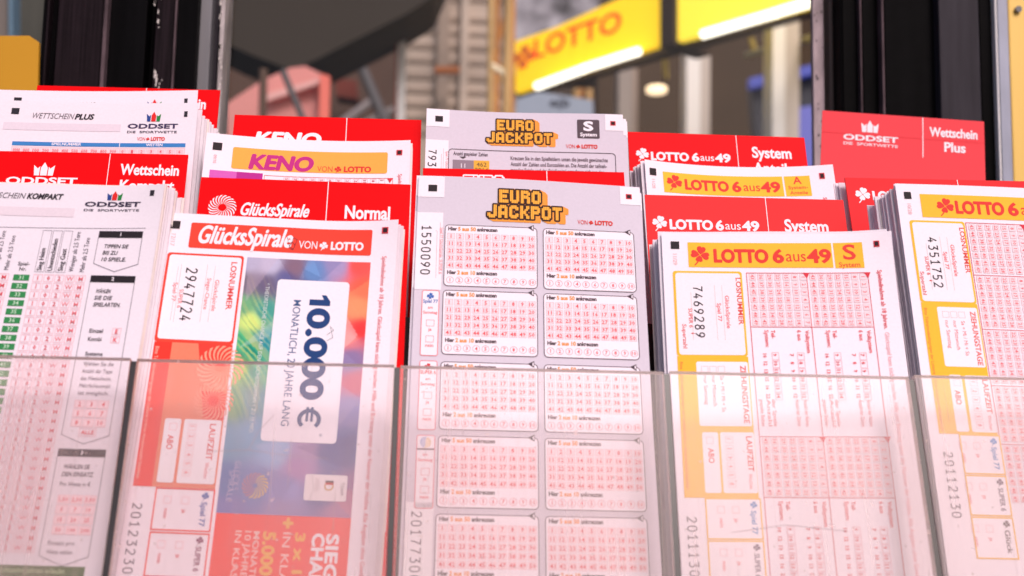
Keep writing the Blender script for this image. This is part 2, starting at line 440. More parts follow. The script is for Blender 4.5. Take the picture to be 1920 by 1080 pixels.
def sunburst(k, cu, cv, r0, r1, col, lay=2, n=26, twist=0.5, t0=0, fade=None):
    for i in range(n):
        a = 2*math.pi*i/n+t0; pts_l = []; pts_r = []
        for q in range(6):
            f = q/5; r = r0+(r1-r0)*f; aa = a+twist*f*f; hw = (0.34+0.16*f)*math.pi/n
            pts_l.append((cu+r*math.cos(aa-hw), cv+r*math.sin(aa-hw))); pts_r.append((cu+r*math.cos(aa+hw), cv+r*math.sin(aa+hw)))
        c = col if fade is None else fade(a)
        n_ = len(pts_l)
        k.add(pts_l+pts_r, [[j, j+1, n_+j+1, n_+j] for j in range(n_-1)], c, lay)

def lotto_word(k, u0, w, vb, cap, col, lay=2):
    k.text('LOTTO', u0, vb, cap, col, lay, w=w, off=0.024, dense=0.04, res=5)

def von_lotto(k, u0, u1, vb, cap, c_von, c_lot, lay=2):
    W = u1-u0
    k.text('VON', u0, vb, cap*0.98, c_von, lay, w=W*0.285, off=0.004)
    clover(k, u0+W*0.385, vb-cap*0.45, W*0.068, c_lot, lay)
    lotto_word(k, u0+W*0.50, W*0.50, vb, cap, c_lot, lay)

def lotto649(k, cl, L0, L1, s0, a0, a1, n0, n1, vb, cap, col, lay=2, thin=None):
    clover(k, cl[0], cl[1], cl[2], col, lay, tilt=-4)
    lotto_word(k, L0, L1-L0, vb, cap, col, lay)
    k.text('6', s0, vb, cap*1.02, col, lay, w=(n1-n0)*0.45, off=0.022, dense=0.035, res=5)
    k.text('aus', a0, vb-cap*0.1, cap*0.86, col, lay, w=a1-a0, off=0.004, res=4)
    k.text('49', n0, vb, cap*1.02, col, lay, w=n1-n0, off=0.022, dense=0.035, res=5)

def cond(k, s, u, vb, cap, w, col, lay=2):
    """heavy condensed lettering"""
    k.text(s, u, vb, cap, col, lay, w=w, off=0.02, dense=0.014, res=5)

PIX = {
 'E': '111111 111111 11.... 11111. 11111. 11.... 111111 111111', 'U': '11..11 11..11 11..11 11..11 11..11 11..11 111111 .1111.',
 'R': '11111. 111111 11..11 11111. 111111 11..11 11..11 11..11', 'O': '.1111. 111111 11..11 11..11 11..11 11..11 111111 .1111.',
 'J': '....11 ....11 ....11 ....11 ....11 11..11 111111 .1111.', 'A': '.1111. 111111 11..11 11..11 111111 111111 11..11 11..11',
 'C': '.1111. 111111 11..11 11.... 11.... 11..11 111111 .1111.', 'K': '11..11 11..11 11.11. 1111.. 1111.. 11.11. 11..11 11..11',
 'P': '11111. 111111 11..11 111111 11111. 11.... 11.... 11....', 'T': '111111 111111 ..11.. ..11.. ..11.. ..11.. ..11.. ..11..'}
def pixel_mask(word, up=4):
    m = np.zeros((8*up, (len(word)*7-1)*up), bool)
    for i, ch in enumerate(word):
        for r, row in enumerate(PIX[ch].split()):
            for c, x in enumerate(row):
                if x == '1': m[r*up:(r+1)*up, (i*7+c)*up:(i*7+c+1)*up] = True
    return m
def dilate(m, r):
    o = np.zeros_like(m)
    for dy in range(-r, r+1):
        for dx in range(-r, r+1):
            if dx*dx+dy*dy > r*r*1.3: continue
            o |= np.roll(np.roll(m, dy, 0), dx, 1)
    return o
def put_mask(k, m, u0, v0, px, py, col, lay, cols2=None):
    H, W = m.shape
    quads = {}
    for r in range(H):
        c = 0
        while c < W:
            if m[r, c]:
                e = c
                while e < W and m[r, e] and e-c < 10 and (cols2 is None or e == c or (e % 3)): e += 1
                cc = col if cols2 is None or (c % 6) < 3 else cols2
                quads.setdefault(cc, []).append((c, e, r)); c = e
            else: c += 1
    for cc, qs in quads.items():
        pts = []; fs = []
        for c, e, r in qs:
            b = len(pts); pts += [(u0+c*px, v0+r*py), (u0+e*px, v0+r*py), (u0+e*px, v0+(r+1)*py), (u0+c*px, v0+(r+1)*py)]; fs.append([b, b+1, b+2, b+3])
        k.add(pts, fs, cc, lay)
def eurojackpot(k, u0, v0, W=33.6, H=15.2, white=False):
    """two lines of orange block letters with dark edge and a swept orange side"""
    up = 4; pad = 26
    E = pixel_mask('EURO', up); J = pixel_mask('JACKPOT', up)
    h = 8*up*2+6; wd = J.shape[1]
    A = np.zeros((h+2*pad, wd+2*pad), bool)
    A[pad:pad+8*up, pad+30:pad+30+E.shape[1]] = E
    A[pad+8*up+6:pad+8*up+6+8*up, pad:pad+wd] = J
    px = W/(wd+4+14); py = H/(h+4+6)
    D = dilate(A, 4)
    oo = (u0-(pad-4)*px, v0-(pad-4)*py)
    if white:
        put_mask(k, D, *oo, px, py, WHITE, 2); put_mask(k, A, *oo, px, py, CRED, 3); return
    X = np.zeros_like(A)
    for t in range(0, 15): X |= np.roll(np.roll(D, t, 1), int(t*0.42), 0)
    put_mask(k, X, *oo, px, py, (246, 156, 66), 2)
    put_mask(k, D, *oo, px, py, (62, 38, 34), 3)
    put_mask(k, A, *oo, px, py, (250, 182, 72), 4, cols2=(232, 156, 56))

OCR = {'0': [[(.12, .25), (.12, .78), (.25, .97), (.4, 1), (.55, .97), (.68, .78), (.68, .22), (.55, .03), (.4, 0), (.25, .03), (.12, .22)]],
 '1': [[(.15, .78), (.42, 1), (.42, 0)], [(.15, 0), (.68, 0)]], '2': [[(.12, .82), (.25, .97), (.42, 1), (.6, .95), (.68, .78), (.62, .58), (.12, .02), (.70, .02)]],
 '3': [[(.12, 1), (.66, 1), (.36, .60), (.56, .56), (.68, .40), (.68, .2), (.56, .04), (.38, 0), (.12, .06)]], '4': [[(.5, 1), (.1, .3), (.72, .3)], [(.52, .55), (.52, 0)]],
 '5': [[(.64, 1), (.18, 1), (.15, .56), (.42, .6), (.62, .5), (.68, .3), (.6, .1), (.4, 0), (.12, .06)]],
 '6': [[(.6, 1), (.28, .66), (.13, .35), (.16, .12), (.4, 0), (.62, .1), (.68, .3), (.6, .48), (.4, .56), (.2, .47)]], '7': [[(.1, 1), (.7, 1), (.42, .45), (.34, 0)]],
 '8': [[(.4, .54), (.2, .66), (.16, .82), (.26, .96), (.4, 1), (.55, .96), (.64, .82), (.6, .66), (.4, .54), (.18, .42), (.11, .22), (.22, .04), (.4, 0), (.58, .04), (.69, .22), (.62, .42), (.4, .54)]],
 '9': [[(.2, 0), (.52, .34), (.67, .65), (.64, .88), (.4, 1), (.18, .9), (.12, .7), (.2, .52), (.4, .44), (.6, .53)]]}
def ocr(k, s, u, v, cap, pitch, t, col, lay=2):
    """machine digits reading down the sheet, their tops to the right"""
    for i, ch in enumerate(s):
        for q, st in enumerate(OCR[ch]):
            k.loop([(u+y*cap, v+i*pitch+x*pitch*0.95) for x, y in st], t, col, lay+0.1*q, closed=False)

def num_cells(k, u0, v0, pu, pv, cw, ch, nu, nv, f, col=NUM, box=BOXL, rot=0, cap=None, t=0.16, off=0.02, lay=2):
    for r in range(nv):
        for c in range(nu):
            s = f(c, r); a = u0+c*pu; b = v0+r*pv
            if box: k.rect(a, b, a+cw, b+ch, (250, 220, 230), lay-.5); k.frame(a, b, a+cw, b+ch, t, box, lay)
            if not s: continue
            cp = cap or ch*0.62
            if rot == 0: k.text(s, a+cw/2, b+ch/2+cp/2, cp, col, lay+1, off=off, align='c', res=1)
            else:
                x, fc, wd = glyphs(s, off, 1)
                k.text(s, a+cw/2-cp/2, b+ch/2-wd*cp/2, cp, col, lay+1, off=off, rot=1, res=1)

def square_marks(sh, u0, v0, u1, v1, s0, t0, s1, t1):
    k = sh.ink(); k.rect(u0, v0, u1, v1, (50, 42, 46), 3); k.build('corner_mark')
    k = sh.ink(); k.rect(s0, t0, s1, t1, (214, 62, 72), 3); g = (s1-s0)*0.17; k.rect(s0+g, t0+g, s1-g, t1-g, (52, 36, 42), 4); k.build('corner_mark')

# ------------------------------------------------------------------ dispenser and kiosk window (large structure)
PAN = Plane((745, 685), (1250, 697), 0.1000)
def P3(u, v, wd):
    """the dispenser's own leaning frame: mm along the front panel, down it, and towards the viewer"""
    return tuple(PAN.o+PAN.U*u/1000+PAN.V*v/1000+PAN.n*wd/1000)
def pbox(mb, u0, u1, v0, v1, w0, w1, mi=0, mf=None):
    mb.hexa([P3(u0, v1, w1), P3(u1, v1, w1), P3(u1, v0, w1), P3(u0, v0, w1), P3(u0, v1, w0), P3(u1, v1, w0), P3(u1, v0, w0), P3(u0, v0, w0)], mi, mf)

disp_root = empty('slip_dispenser', Matrix.Translation(Vector(P3(50, 160, -60))))
tag(disp_root, 'clear acrylic counter dispenser whose hazy front panels hold the rows of paper slips', 'dispenser')
inv = disp_root.matrix_world.inverted()
def dpart(mb, name, mats, bevel=0):
    mb.v = [tuple(inv @ Vector(p)) for p in mb.v]
    o = mb.build(name, mats, disp_root, bevel=bevel); return o
SEAMS = [-207.0, -95.1, 0.0, 100.0, 193.6, 305.0]
TOPS = [-0.4, -0.2, 0.0, -0.3, -1.1]
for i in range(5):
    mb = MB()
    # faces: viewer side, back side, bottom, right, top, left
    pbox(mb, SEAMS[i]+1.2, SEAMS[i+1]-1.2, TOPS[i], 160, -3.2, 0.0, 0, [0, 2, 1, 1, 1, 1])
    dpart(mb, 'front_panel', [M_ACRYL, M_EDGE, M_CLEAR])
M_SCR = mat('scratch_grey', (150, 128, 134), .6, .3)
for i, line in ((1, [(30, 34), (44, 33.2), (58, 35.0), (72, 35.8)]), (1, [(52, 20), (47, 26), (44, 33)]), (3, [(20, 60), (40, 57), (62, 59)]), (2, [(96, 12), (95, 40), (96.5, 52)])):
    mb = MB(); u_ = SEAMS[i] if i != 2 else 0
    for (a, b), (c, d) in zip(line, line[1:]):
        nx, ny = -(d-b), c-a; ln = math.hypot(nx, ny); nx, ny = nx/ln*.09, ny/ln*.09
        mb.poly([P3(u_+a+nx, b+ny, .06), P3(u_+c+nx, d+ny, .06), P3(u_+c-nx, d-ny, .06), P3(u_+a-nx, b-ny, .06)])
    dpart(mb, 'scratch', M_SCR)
for i in range(1, 5):
    mb = MB(); pbox(mb, SEAMS[i]-1.05, SEAMS[i]+1.05, 0.6, 160, -52, -0.6, 0, [1, 1, 1, 0, 0, 0])
    dpart(mb, 'divider', [M_CLEAR, M_SMOKE])  # edge face coloured dark to show the shaded gap between pockets
for i in range(1, 5):
    mb = MB(); pbox(mb, SEAMS[i]-1.2, SEAMS[i]+1.2, -48, 160, -110, -62.5, 0, [1, 1, 1, 0, 0, 0])
    dpart(mb, 'divider', [M_CLEAR, M_GREYP])
mb = MB(); pbox(mb, -207, 305, -44, 168, -62, -59); dpart(mb, 'middle_wall', M_SMOKE)
mb = MB(); pbox(mb, -207, 305, -62, 168, -136, -132); dpart(mb, 'back_wall', M_SMOKE)
mb = MB(); pbox(mb, -207, 305, 160.5, 168, -59, 0); dpart(mb, 'pocket_floor', M_SMOKE)
mb = MB(); pbox(mb, -207, 305, 130, 136, -132, -62); dpart(mb, 'pocket_floor', M_SMOKE)

YW = 0.72
Z0, Z1 = 1.10, 1.95
def vpart(parent, name, pxa, pxb, y0, y1, m, yref=120, ztop=Z1, bevel=0.0006):
    """an upright bar of the window frame between two sight lines at one height"""
    xa = at(pxa, yref, y0)[0]; xb = at(pxb, yref, y0)[0]
    mb = MB(); mb.box(xa, xb, y0, y1, Z0, ztop)
    o = mb.build(name, m, None, bevel=bevel)
    if parent: o.parent = parent; o.matrix_parent_inverse = parent.matrix_world.inverted()
    return o
def wroot(name, px, Y, label, cat, group=None):
    p = at(px, 120, Y); o = empty(name, Matrix.Translation(Vector((p[0], Y, Z0)))); tag(o, label, cat, group); bpy.context.view_layer.update(); return o

lp = wroot('window_post', 220, YW, 'broad black window post with chipped edges behind the sports betting slips', 'window post')
for a, b, y0, m in ((74, 80, .712, M_BLACK), (80.5, 86, .709, M_BLACK2), (86.5, 102, .716, M_BLACK), (102.5, 188, .705, M_BLACK2), (188.5, 196, .702, M_RIDGE),
                    (196.5, 270, .708, M_BLACK), (270.5, 287, .722, M_BLACK), (287.5, 322, .707, M_BLACK2), (322.5, 326, .704, M_RIDGE), (326.5, 366, .707, M_BLACK), (366.5, 392, .716, M_DGREY), (392.5, 408, .728, M_ANTHR)):
    vpart(lp, 'profile', a, b, y0, .76, m)
k = vpart(lp, 'sealant', 408.5, 417, .722, .75, M_LGREY)
mb = MB()
for i in range(52):                                   # bare chips along the groove and the glass edge
    if i < 24: px = 292+random.uniform(-3, 12); yy = random.choice([random.uniform(-40, 60), random.uniform(125, 170)]); Y = .7062
    else: px = 413+random.uniform(-2.5, 2.5); yy = random.uniform(-20, 200); Y = .7213
    p = at(px, yy, Y); r = random.uniform(.0002, .0006); h = r*random.uniform(1, 5)
    mb.poly([(p[0]-r, Y, p[2]-h*.4), (p[0]+r*.5, Y, p[2]-h), (p[0]+r, Y, p[2]+h*.3), (p[0]-r*.2, Y, p[2]+h)])
o = mb.build('paint_chip', M_CHIP); o.parent = lp; o.matrix_parent_inverse = lp.matrix_world.inverted(); o['kind'] = 'stuff'

rp = wroot('window_post', 1720, YW, 'broad black window post behind the pale red card on the right', 'window post')
for a, b, y0, m in ((1556, 1576, .722, mat('brown_grey_paint', (96, 82, 78), .6)), (1576.5, 1580, .708, M_BLACK), (1580.5, 1613, .716, M_BLACK), (1613.5, 1617, .711, M_RIDGE), (1617.5, 1654, .718, M_BLACK), (1654.5, 1659, .711, M_RIDGE),
                    (1659.5, 1762, .714, M_BLACK), (1762.5, 1838, .706, M_ANTHR), (1838.5, 1868, .712, M_BLACK)):
    vpart(rp, 'profile', a, b, y0, .76, m)
vpart(rp, 'sealant', 1868.3, 1872.5, .707, .75, mat('white_sealant', (236, 232, 236), .5))
vpart(rp, 'profile', 1873, 1893, .730, .76, mat('blue_grey_metal', (158, 162, 184), .4, .5, noise=(14, .25, (3, 3, 1))))
mul = wroot('window_trim', 1535, YW, 'narrow spotted mauve grey strip standing inside the window beside the right black post', 'trim strip')
vpart(mul, 'strip', 1524.5, 1545.5, .724, .728, M_MAUVE)
sp = MB()
for i in range(16):
    p = at(1535+random.uniform(-8, 8), random.uniform(0, 290), .7237); r = random.uniform(.0003, .0011)
    sp.poly([(p[0]+r*math.cos(t)*random.uniform(.6, 1), .7237, p[2]+1.5*r*math.sin(t)*random.uniform(.6, 1)) for t in np.linspace(0, 6.28, 8)[:-1]])
o = sp.build('stain', mat('grey_stain', (104, 92, 98), .6)); o.parent = mul; o.matrix_parent_inverse = mul.matrix_world.inverted(); o['kind'] = 'stuff'

xa, xb = at(417, 120, .74)[0], at(1556, 120, .74)[0]
mb = MB(); mb.box(xa, xb, .738, .742, Z0, Z1)
pane = mb.build('window_pane', M_PANE); tag(pane, 'large clear window pane between the two black posts', 'window pane')
# kiosk wall below the window, hidden behind the slips
mb = MB(); zb = at(960, 395, .70)[2]; mb.box(-1.2, 1.2, .70, .80, .2, zb)
sill = mb.build('kiosk_wall', M_BLACK2); tag(sill, 'dark kiosk wall under the window behind the dispenser', 'wall')

# yellow boards left and right of the posts
p0 = at(-160, 67, .69); p1 = at(55, 67, .69); p2 = at(73, 79, .69); p3 = at(66, 330, .69); p4 = at(-160, 330, .69)
mb = MB(); fr = [(p[0], .69, p[2]) for p in (p4, p3, p2, p1, p0)]; bk = [(p[0], .693, p[2]) for p in (p4, p3, p2, p1, p0)]
mb.poly(fr); mb.poly(bk[::-1])
for i in range(5): j = (i+1) % 5; mb.poly([fr[i], bk[i], bk[j], fr[j]])
o = mb.build('yellow_board', mat('mustard_board', (204, 146, 30), .6, .3, noise=(10, .06, (1, 1, 1)))); tag(o, 'mustard yellow board with a clipped corner at the left edge', 'board')
a = at(1893.5, 120, .735)[0]; yb_ = empty('yellow_board', Matrix.Translation((a, .735, Z0))); tag(yb_, 'pale yellow board held by a grey screw at the right edge', 'board'); bpy.context.view_layer.update()
mb = MB(); mb.box(a, a+.25, .735, .74, Z0, Z1); o = mb.build('panel', mat('pale_yellow_board', (238, 196, 104), .45, .4, noise=(9, .08, (1, 1, .4))), bevel=.001); o.parent = yb_; o.matrix_parent_inverse = yb_.matrix_world.inverted()
p = at(1910, 17, .733); mb = MB(); mb.bar((p[0], .7325, p[2]), (p[0], .7355, p[2]), .0021, 16); o = mb.build('screw', M_DGREY); o.parent = yb_; o.matrix_parent_inverse = yb_.matrix_world.inverted()

# ------------------------------------------------------------------ what shows beyond the window; scaffold reflections modelled as objects
def prism(name, pts, Y, th, m, label=None, cat=None, group=None, parent=None):
    """an upright slab with the given sight-line outline at distance Y and thickness th"""
    q = [at(x, y, Y) for x, y in pts]
    fr = [(p[0], Y, p[2]) for p in q]; bk = [(p[0], Y+th, p[2]) for p in q]; n = len(q)
    mb = MB(); mb.poly(fr); mb.poly(bk[::-1])
    for i in range(n): j = (i+1) % n; mb.poly([fr[i], bk[i], bk[j], fr[j]])
    o = mb.build(name, m)
    if parent: o.parent = parent; o.matrix_parent_inverse = parent.matrix_world.inverted()
    return tag(o, label, cat, group)
def beam(name, a, b, Y, r, m, label=None, cat=None, group=None, parent=None, Y2=None):
    mb = MB(); mb.bar(at(*a, Y), at(*b, Y2 or Y), r, 10); o = mb.build(name, m)
    if parent: o.parent = parent; o.matrix_parent_inverse = parent.matrix_world.inverted()
    return tag(o, label, cat, group)

# back wall of the place beyond, and its side
mb = MB(); mb.box(-6, 6, 7.0, 7.2, -0.5, 6.5)
o = mb.build('far_wall', mat('dark_brown_render', (74, 62, 54), .8, .2, noise=(1.2, .25, (1, 1, 3)))); tag(o, 'dark brown wall closing off the space beyond the window', 'wall')
mb = MB(); mb.box(-6, 6, .0, 7.2, -.55, -.5)
# facade of louvred bands
M_FAC = mat('grey_beige_render', (196, 178, 164), .8, .2, noise=(2.0, .22, (1, 1, 2)))
M_FAC2 = mat('grey_band', (158, 140, 127), .8, .2, noise=(2.0, .2, (1, 1, 2)))
pc = at(840, 230, 5.0); fac = empty('banded_facade', Matrix.Translation((pc[0], 5.0, pc[2]-2))); tag(fac, 'grey beige building front with horizontal bands seen blurred through the window', 'building'); bpy.context.view_layer.update()
x0, x1 = at(748, 100, 5.0)[0], at(972, 100, 5.0)[0]
mb = MB(); mb.box(x0, x1, 5.0, 5.4, at(840, 600, 5)[2], at(840, -160, 5)[2]); o = mb.build('wall', M_FAC); o.parent = fac; o.matrix_parent_inverse = fac.matrix_world.inverted()
for yy, hh in ((-18, 9), (22, 8), (50, 5), (74, 9), (104, 6), (132, 9), (160, 7), (186, 9), (212, 8), (240, 8)):
    mb = MB(); za = at(840, yy+hh, 4.93)[2]; zb2 = at(840, yy, 4.93)[2]; mb.box(x0+.02, x1-.02, 4.992, 5.0, za, zb2)
    o = mb.build('band', M_FAC2); o.parent = fac; o.matrix_parent_inverse = fac.matrix_world.inverted()
for px, hw in ((832, 11), (872, 7)):
    xa_ = at(px-hw, 60, 4.95)[0]; xb_ = at(px+hw, 60, 4.95)[0]
    mb = MB(); mb.box(xa_, xb_, 4.95, 5.0, at(840, 260, 5)[2], at(840, -160, 5)[2]); o = mb.build('downpipe', M_FAC2 if px < 850 else M_FAC); o.parent = fac; o.matrix_parent_inverse = fac.matrix_world.inverted()
prism('rust_board', [(815, 124), (862, 124), (862, 135), (815, 135)], 4.8, .04, mat('rusty_orange', (168, 98, 52), .7), 'short rusty orange board on the banded building front', 'board')
prism('pale_wall', [(962, -60), (1120, -60), (1130, 140), (962, 140)], 4.9, .2, mat('white_blotched', (150, 146, 154), .7, .2, noise=(9.5, .97, (1, 1, 1))), 'white and black blotched wall above the yellow sign', 'wall')

# dark canopy, red awning, poles
M_CANOPY = mat('dark_canvas', (60, 53, 46), .8, .2, noise=(1.5, .12, (1, 1, 1)))
prism('dark_canopy', [(380, -90), (380, 60), (424, 82), (480, 106), (548, 132), (600, 108), (690, 62), (765, 24), (815, -8), (850, -90)], 3.0, .25, M_CANOPY, 'large dark canopy overhead beyond the left half of the window', 'canopy')
prism('brown_hoarding', [(396, 60), (760, 60), (760, 340), (396, 340)], 4.6, .1, mat('dark_brown_board', (96, 74, 64), .8, .2, noise=(1.6, .3, (1, 1, 1))), 'dark brown hoarding under the canopy', 'hoarding')
aw = empty('red_awning', Matrix.Translation(Vector(at(520, 230, 2.6)))); tag(aw, 'sunlit salmon red awning behind the window on the left', 'awning'); bpy.context.view_layer.update()
prism('cloth', [(396, 216), (440, 184), (492, 150), (545, 127), (572, 124), (606, 140), (606, 330), (396, 330)], 2.6, .02, mat('salmon_cloth', (232, 156, 150), .7, .2, noise=(2.2, .14, (1, 1, 3))), parent=aw)
prism('edge_strip', [(600, 138), (618, 142), (614, 330), (596, 330)], 2.56, .03, mat('bright_salmon', (250, 128, 112), .6), parent=aw)
prism('seam', [(500, 176), (600, 146), (600, 156), (500, 190)], 2.57, .02, mat('pale_salmon', (240, 182, 176), .6), parent=aw)
M_POLE = mat('grey_pole', (92, 88, 90), .5, .4)
beam('pole', (494, 130), (491, 330), 2.4, .008, mat('brown_pole', (98, 74, 60), .6), 'brown upright pole in front of the salmon awning', 'pole')
beam('pole', (530, 132), (600, 300), 2.45, .007, M_POLE, 'thin grey pole slanting across the salmon awning', 'pole')
beam('pole', (655, 72), (735, 260), 4.0, .018, M_POLE, 'grey pole slanting over the brown hoarding', 'pole')
beam('pole', (545, 134), (690, 62), 4.2, .012, mat('rusty_tube', (126, 82, 58), .6), 'rusty tube running along the lower edge of the dark canopy', 'pole')
beam('pole', (688, 58), (752, 92), 4.2, .016, mat('orange_tube', (150, 84, 50), .6), 'short orange tube falling towards the white post', 'pole')
beam('pole', (640, 232), (702, 186), 4.3, .016, mat('pale_tube', (150, 140, 140), .5), 'short pale tube rising across the brown hoarding', 'pole')
beam('pole', (680, 236), (740, 206), 4.3, .018, mat('pale_tube_grey', (132, 124, 122), .5), 'pale grey tube low beside the white post', 'pole')
prism('red_crate', [(628, 148), (668, 150), (672, 186), (630, 180)], 4.4, .1, mat('brick_red', (118, 46, 32), .7), 'brick red box hanging under the canopy', 'box')
wp = empty('white_post', Matrix.Translation(Vector(at(751, 330, 3.2)))); tag(wp, 'white post with a red side between canopy and banded building', 'post'); bpy.context.view_layer.update()
prism('post_face', [(747, 18), (762, 18), (757, 340), (743, 340)], 3.2, .05, mat('white_post_paint', (214, 212, 212), .5), parent=wp)
prism('red_side', [(743.5, 20), (746.5, 20), (742.5, 340), (739.5, 340)], 3.2, .05, mat('red_post_paint', (150, 58, 44), .5), parent=wp)

# scaffold reflections of the window pane, built as solid timber behind it
M_WOOD = mat('pale_timber', (206, 168, 112), .6, .3, noise=(6, .25, (4, 4, .5)))
M_WOOD2 = mat('orange_timber', (196, 130, 62), .6, .3, noise=(6, .25, (4, 4, .5)))
def tower(px, group_label, Y, parts):
    o = empty('scaffold_reflection', Matrix.Translation(Vector(at(px, 330, Y)))); tag(o, group_label, 'scaffold'); bpy.context.view_layer.update()
    for nm, a, b, r, m in parts: beam(nm, a, b, Y, r, m, parent=o)
tower(940, 'tall pale timber scaffold reflection left of the yellow sign', 3.0, [('upright', (922, -60), (918, 330), .009, M_WOOD), ('upright', (934, -60), (930, 330), .006, M_WOOD2), ('upright', (954, -60), (948, 330), .012, M_WOOD), ('upright', (964, -60), (958, 330), .005, M_WOOD2),
      ('brace', (958, -10), (924, 118), .005, M_WOOD2), ('brace', (920, 122), (956, 146), .009, mat('timber_highlight', (250, 238, 206), .4)), ('brace', (926, 190), (958, 60), .004, M_WOOD)])  # pale brace has a bright highlight put into its timber colour
tower(1105, 'short timber scaffold reflection under the fluorescent tubes', 5.6, [('upright', (1082, 120), (1078, 330), .020, M_WOOD), ('upright', (1122, 120), (1120, 330), .024, M_WOOD2), ('upright', (1104, 130), (1102, 330), .018, M_WOOD), ('brace', (1098, 130), (1066, 250), .018, M_WOOD2)])

# yellow fascia sign running away from the viewer, with its tubes
def lightbox(name, label, x_l, x_r, m, Y_l, slope, top_l, bot_l):
    """fascia box: left end at (x_l, bot_l) and distance Y_l; it runs along one straight direction towards the viewer"""
    return None
DIRS = np.array([math.sin(R_(36)), -math.cos(R_(36)), 0.0])          # along the fascia, towards the near end
S0 = at(966, 174, 3.3)
def sline(px, pyy):
    """the point of the fascia's upright plane in that direction"""
    nn = np.array([-DIRS[1], DIRS[0], 0]); r = ray(px, pyy); return CAMP+r*((nn@(S0-CAMP))/(nn@r))
NB = np.array([math.cos(R_(36)), math.sin(R_(36)), 0.0])
def fascia(pts, th, m, name, parent=None, off=0.0):
    q = [sline(*p) for p in pts]; z_top = None
    fr = [tuple(p-NB*off) for p in q]; bk = [tuple(p-NB*off+NB*th) for p in q]; n = len(q)
    mb = MB(); mb.poly(fr); mb.poly(bk[::-1])
    for i in range(n): j = (i+1) % n; mb.poly([fr[i], bk[i], bk[j], fr[j]])
    o = mb.build(name, m)
    if parent: o.parent = parent; o.matrix_parent_inverse = parent.matrix_world.inverted()
    return o
M_SIGN = mat_emit('lit_yellow', (255, 208, 22), 0.8); M_SIGN2 = mat_emit('lit_pale_yellow', (255, 222, 60), 0.9)
fs = empty('lightbox_sign', Matrix.Translation(Vector(S0))); tag(fs, 'lit yellow fascia sign with red lettering beyond the window', 'sign'); bpy.context.view_layer.update()
fascia([(966, 174), (966, 78), (1040, 52), (1110, 20), (1248, -42), (1248, 80)], .03, M_SIGN, 'lit_panel', fs)
# lettering in the sign's plane
nn_u = DIRS
def sign_text(body, a, b, hpx_left, m, parent):
    A = sline(*a); B = sline(*b); w_ = np.linalg.norm(B-A); x, f, wd = glyphs(body, 0.02, 4)
    cap = np.linalg.norm(sline(a[0], a[1]-hpx_left)-A); d = (B-A)/w_
    mb = MB(); mb.v = [tuple(A+d*(p[0]*w_/wd)+np.array([0, 0, 1])*p[1]*cap-NB*.006) for p in x]; mb.f = f; mb.m = [0]*len(f)
    o = mb.build('lettering', m); o.parent = parent; o.matrix_parent_inverse = parent.matrix_world.inverted()
sign_text('LOTTO', (1004, 112), (1168, 58), 36, mat_emit('lit_red', (236, 56, 22), .7), fs)
mbk = MB(); c0 = sline(985, 108)
for a_ in (80, -8, 172, 262):
    prof = [(0.05, 0), (0.28, 0.26), (0.55, 0.44), (0.82, 0.46), (0.98, 0.30), (0.90, 0), (0.98, -0.30), (0.82, -0.46), (0.55, -0.44), (0.28, -0.26)]
    t = R_(a_); mbk.poly([tuple(c0+DIRS*(.045*(x*math.cos(t)-y*math.sin(t)))+np.array([0, 0, 1])*(.034*(x*math.sin(t)+y*math.cos(t)))-NB*.006) for x, y in prof])
o = mbk.build('clover_emblem', mat_emit('lit_orange_red', (236, 120, 40), .3)); o.parent = fs; o.matrix_parent_inverse = fs.matrix_world.inverted()
fs2 = empty('lightbox_sign', Matrix.Translation(Vector(sline(1268, 76)))); tag(fs2, 'blank pale yellow lit fascia panel nearer on the right', 'sign'); bpy.context.view_layer.update()
fascia([(1268, 78), (1263, -60), (1560, -160), (1660, -190), (1660, -34), (1560, 0)], .03, M_SIGN2, 'lit_panel', fs2)
o = fascia([(1244, 92), (1244, -45), (1271, -60), (1271, 84)], .13, mat('dark_sign_post', (66, 50, 40), .6), 'sign_divider', None, off=.012); tag(o, 'dark upright between the two lit yellow panels', 'post')
fr_ = fascia([(960, 178), (960, 172), (1250, 80), (1268, 76), (1660, -36), (1660, -24), (1270, 88), (1250, 94)], .03, mat('dark_fascia', (60, 46, 40), .6), 'fascia_rail', None, off=-.02)
tag(fr_, 'dark rail under the lit yellow signs', 'rail')
M_TUBE = mat_emit('lit_tube', (255, 250, 226), 2.4)
for (a, b, lb) in (((1022, 166), (1112, 133), 'glowing white tube at the far left end under the yellow sign'), ((1114, 132), (1213, 101), 'glowing white tube under the lettered yellow sign, next to the far one'), ((1334, 70), (1472, 30), 'long glowing white tube under the blank yellow panel'), ((1477, 28), (1600, -8), 'glowing white tube nearest the right black post')):
    A = sline(*a); B = sline(*b); mb = MB(); mb.bar(tuple(A-NB*.03), tuple(B-NB*.03), .0105 if a[0] < 1300 else .0105, 12)
    tag(mb.build('fluorescent_tube', M_TUBE), lb, 'tube light')
beam('pale_rail', (1400, 104), (1560, 62), 3.4, .010, mat('olive_rail', (166, 160, 120), .5), 'pale olive rail behind the white column', 'rail', Y2=2.6)
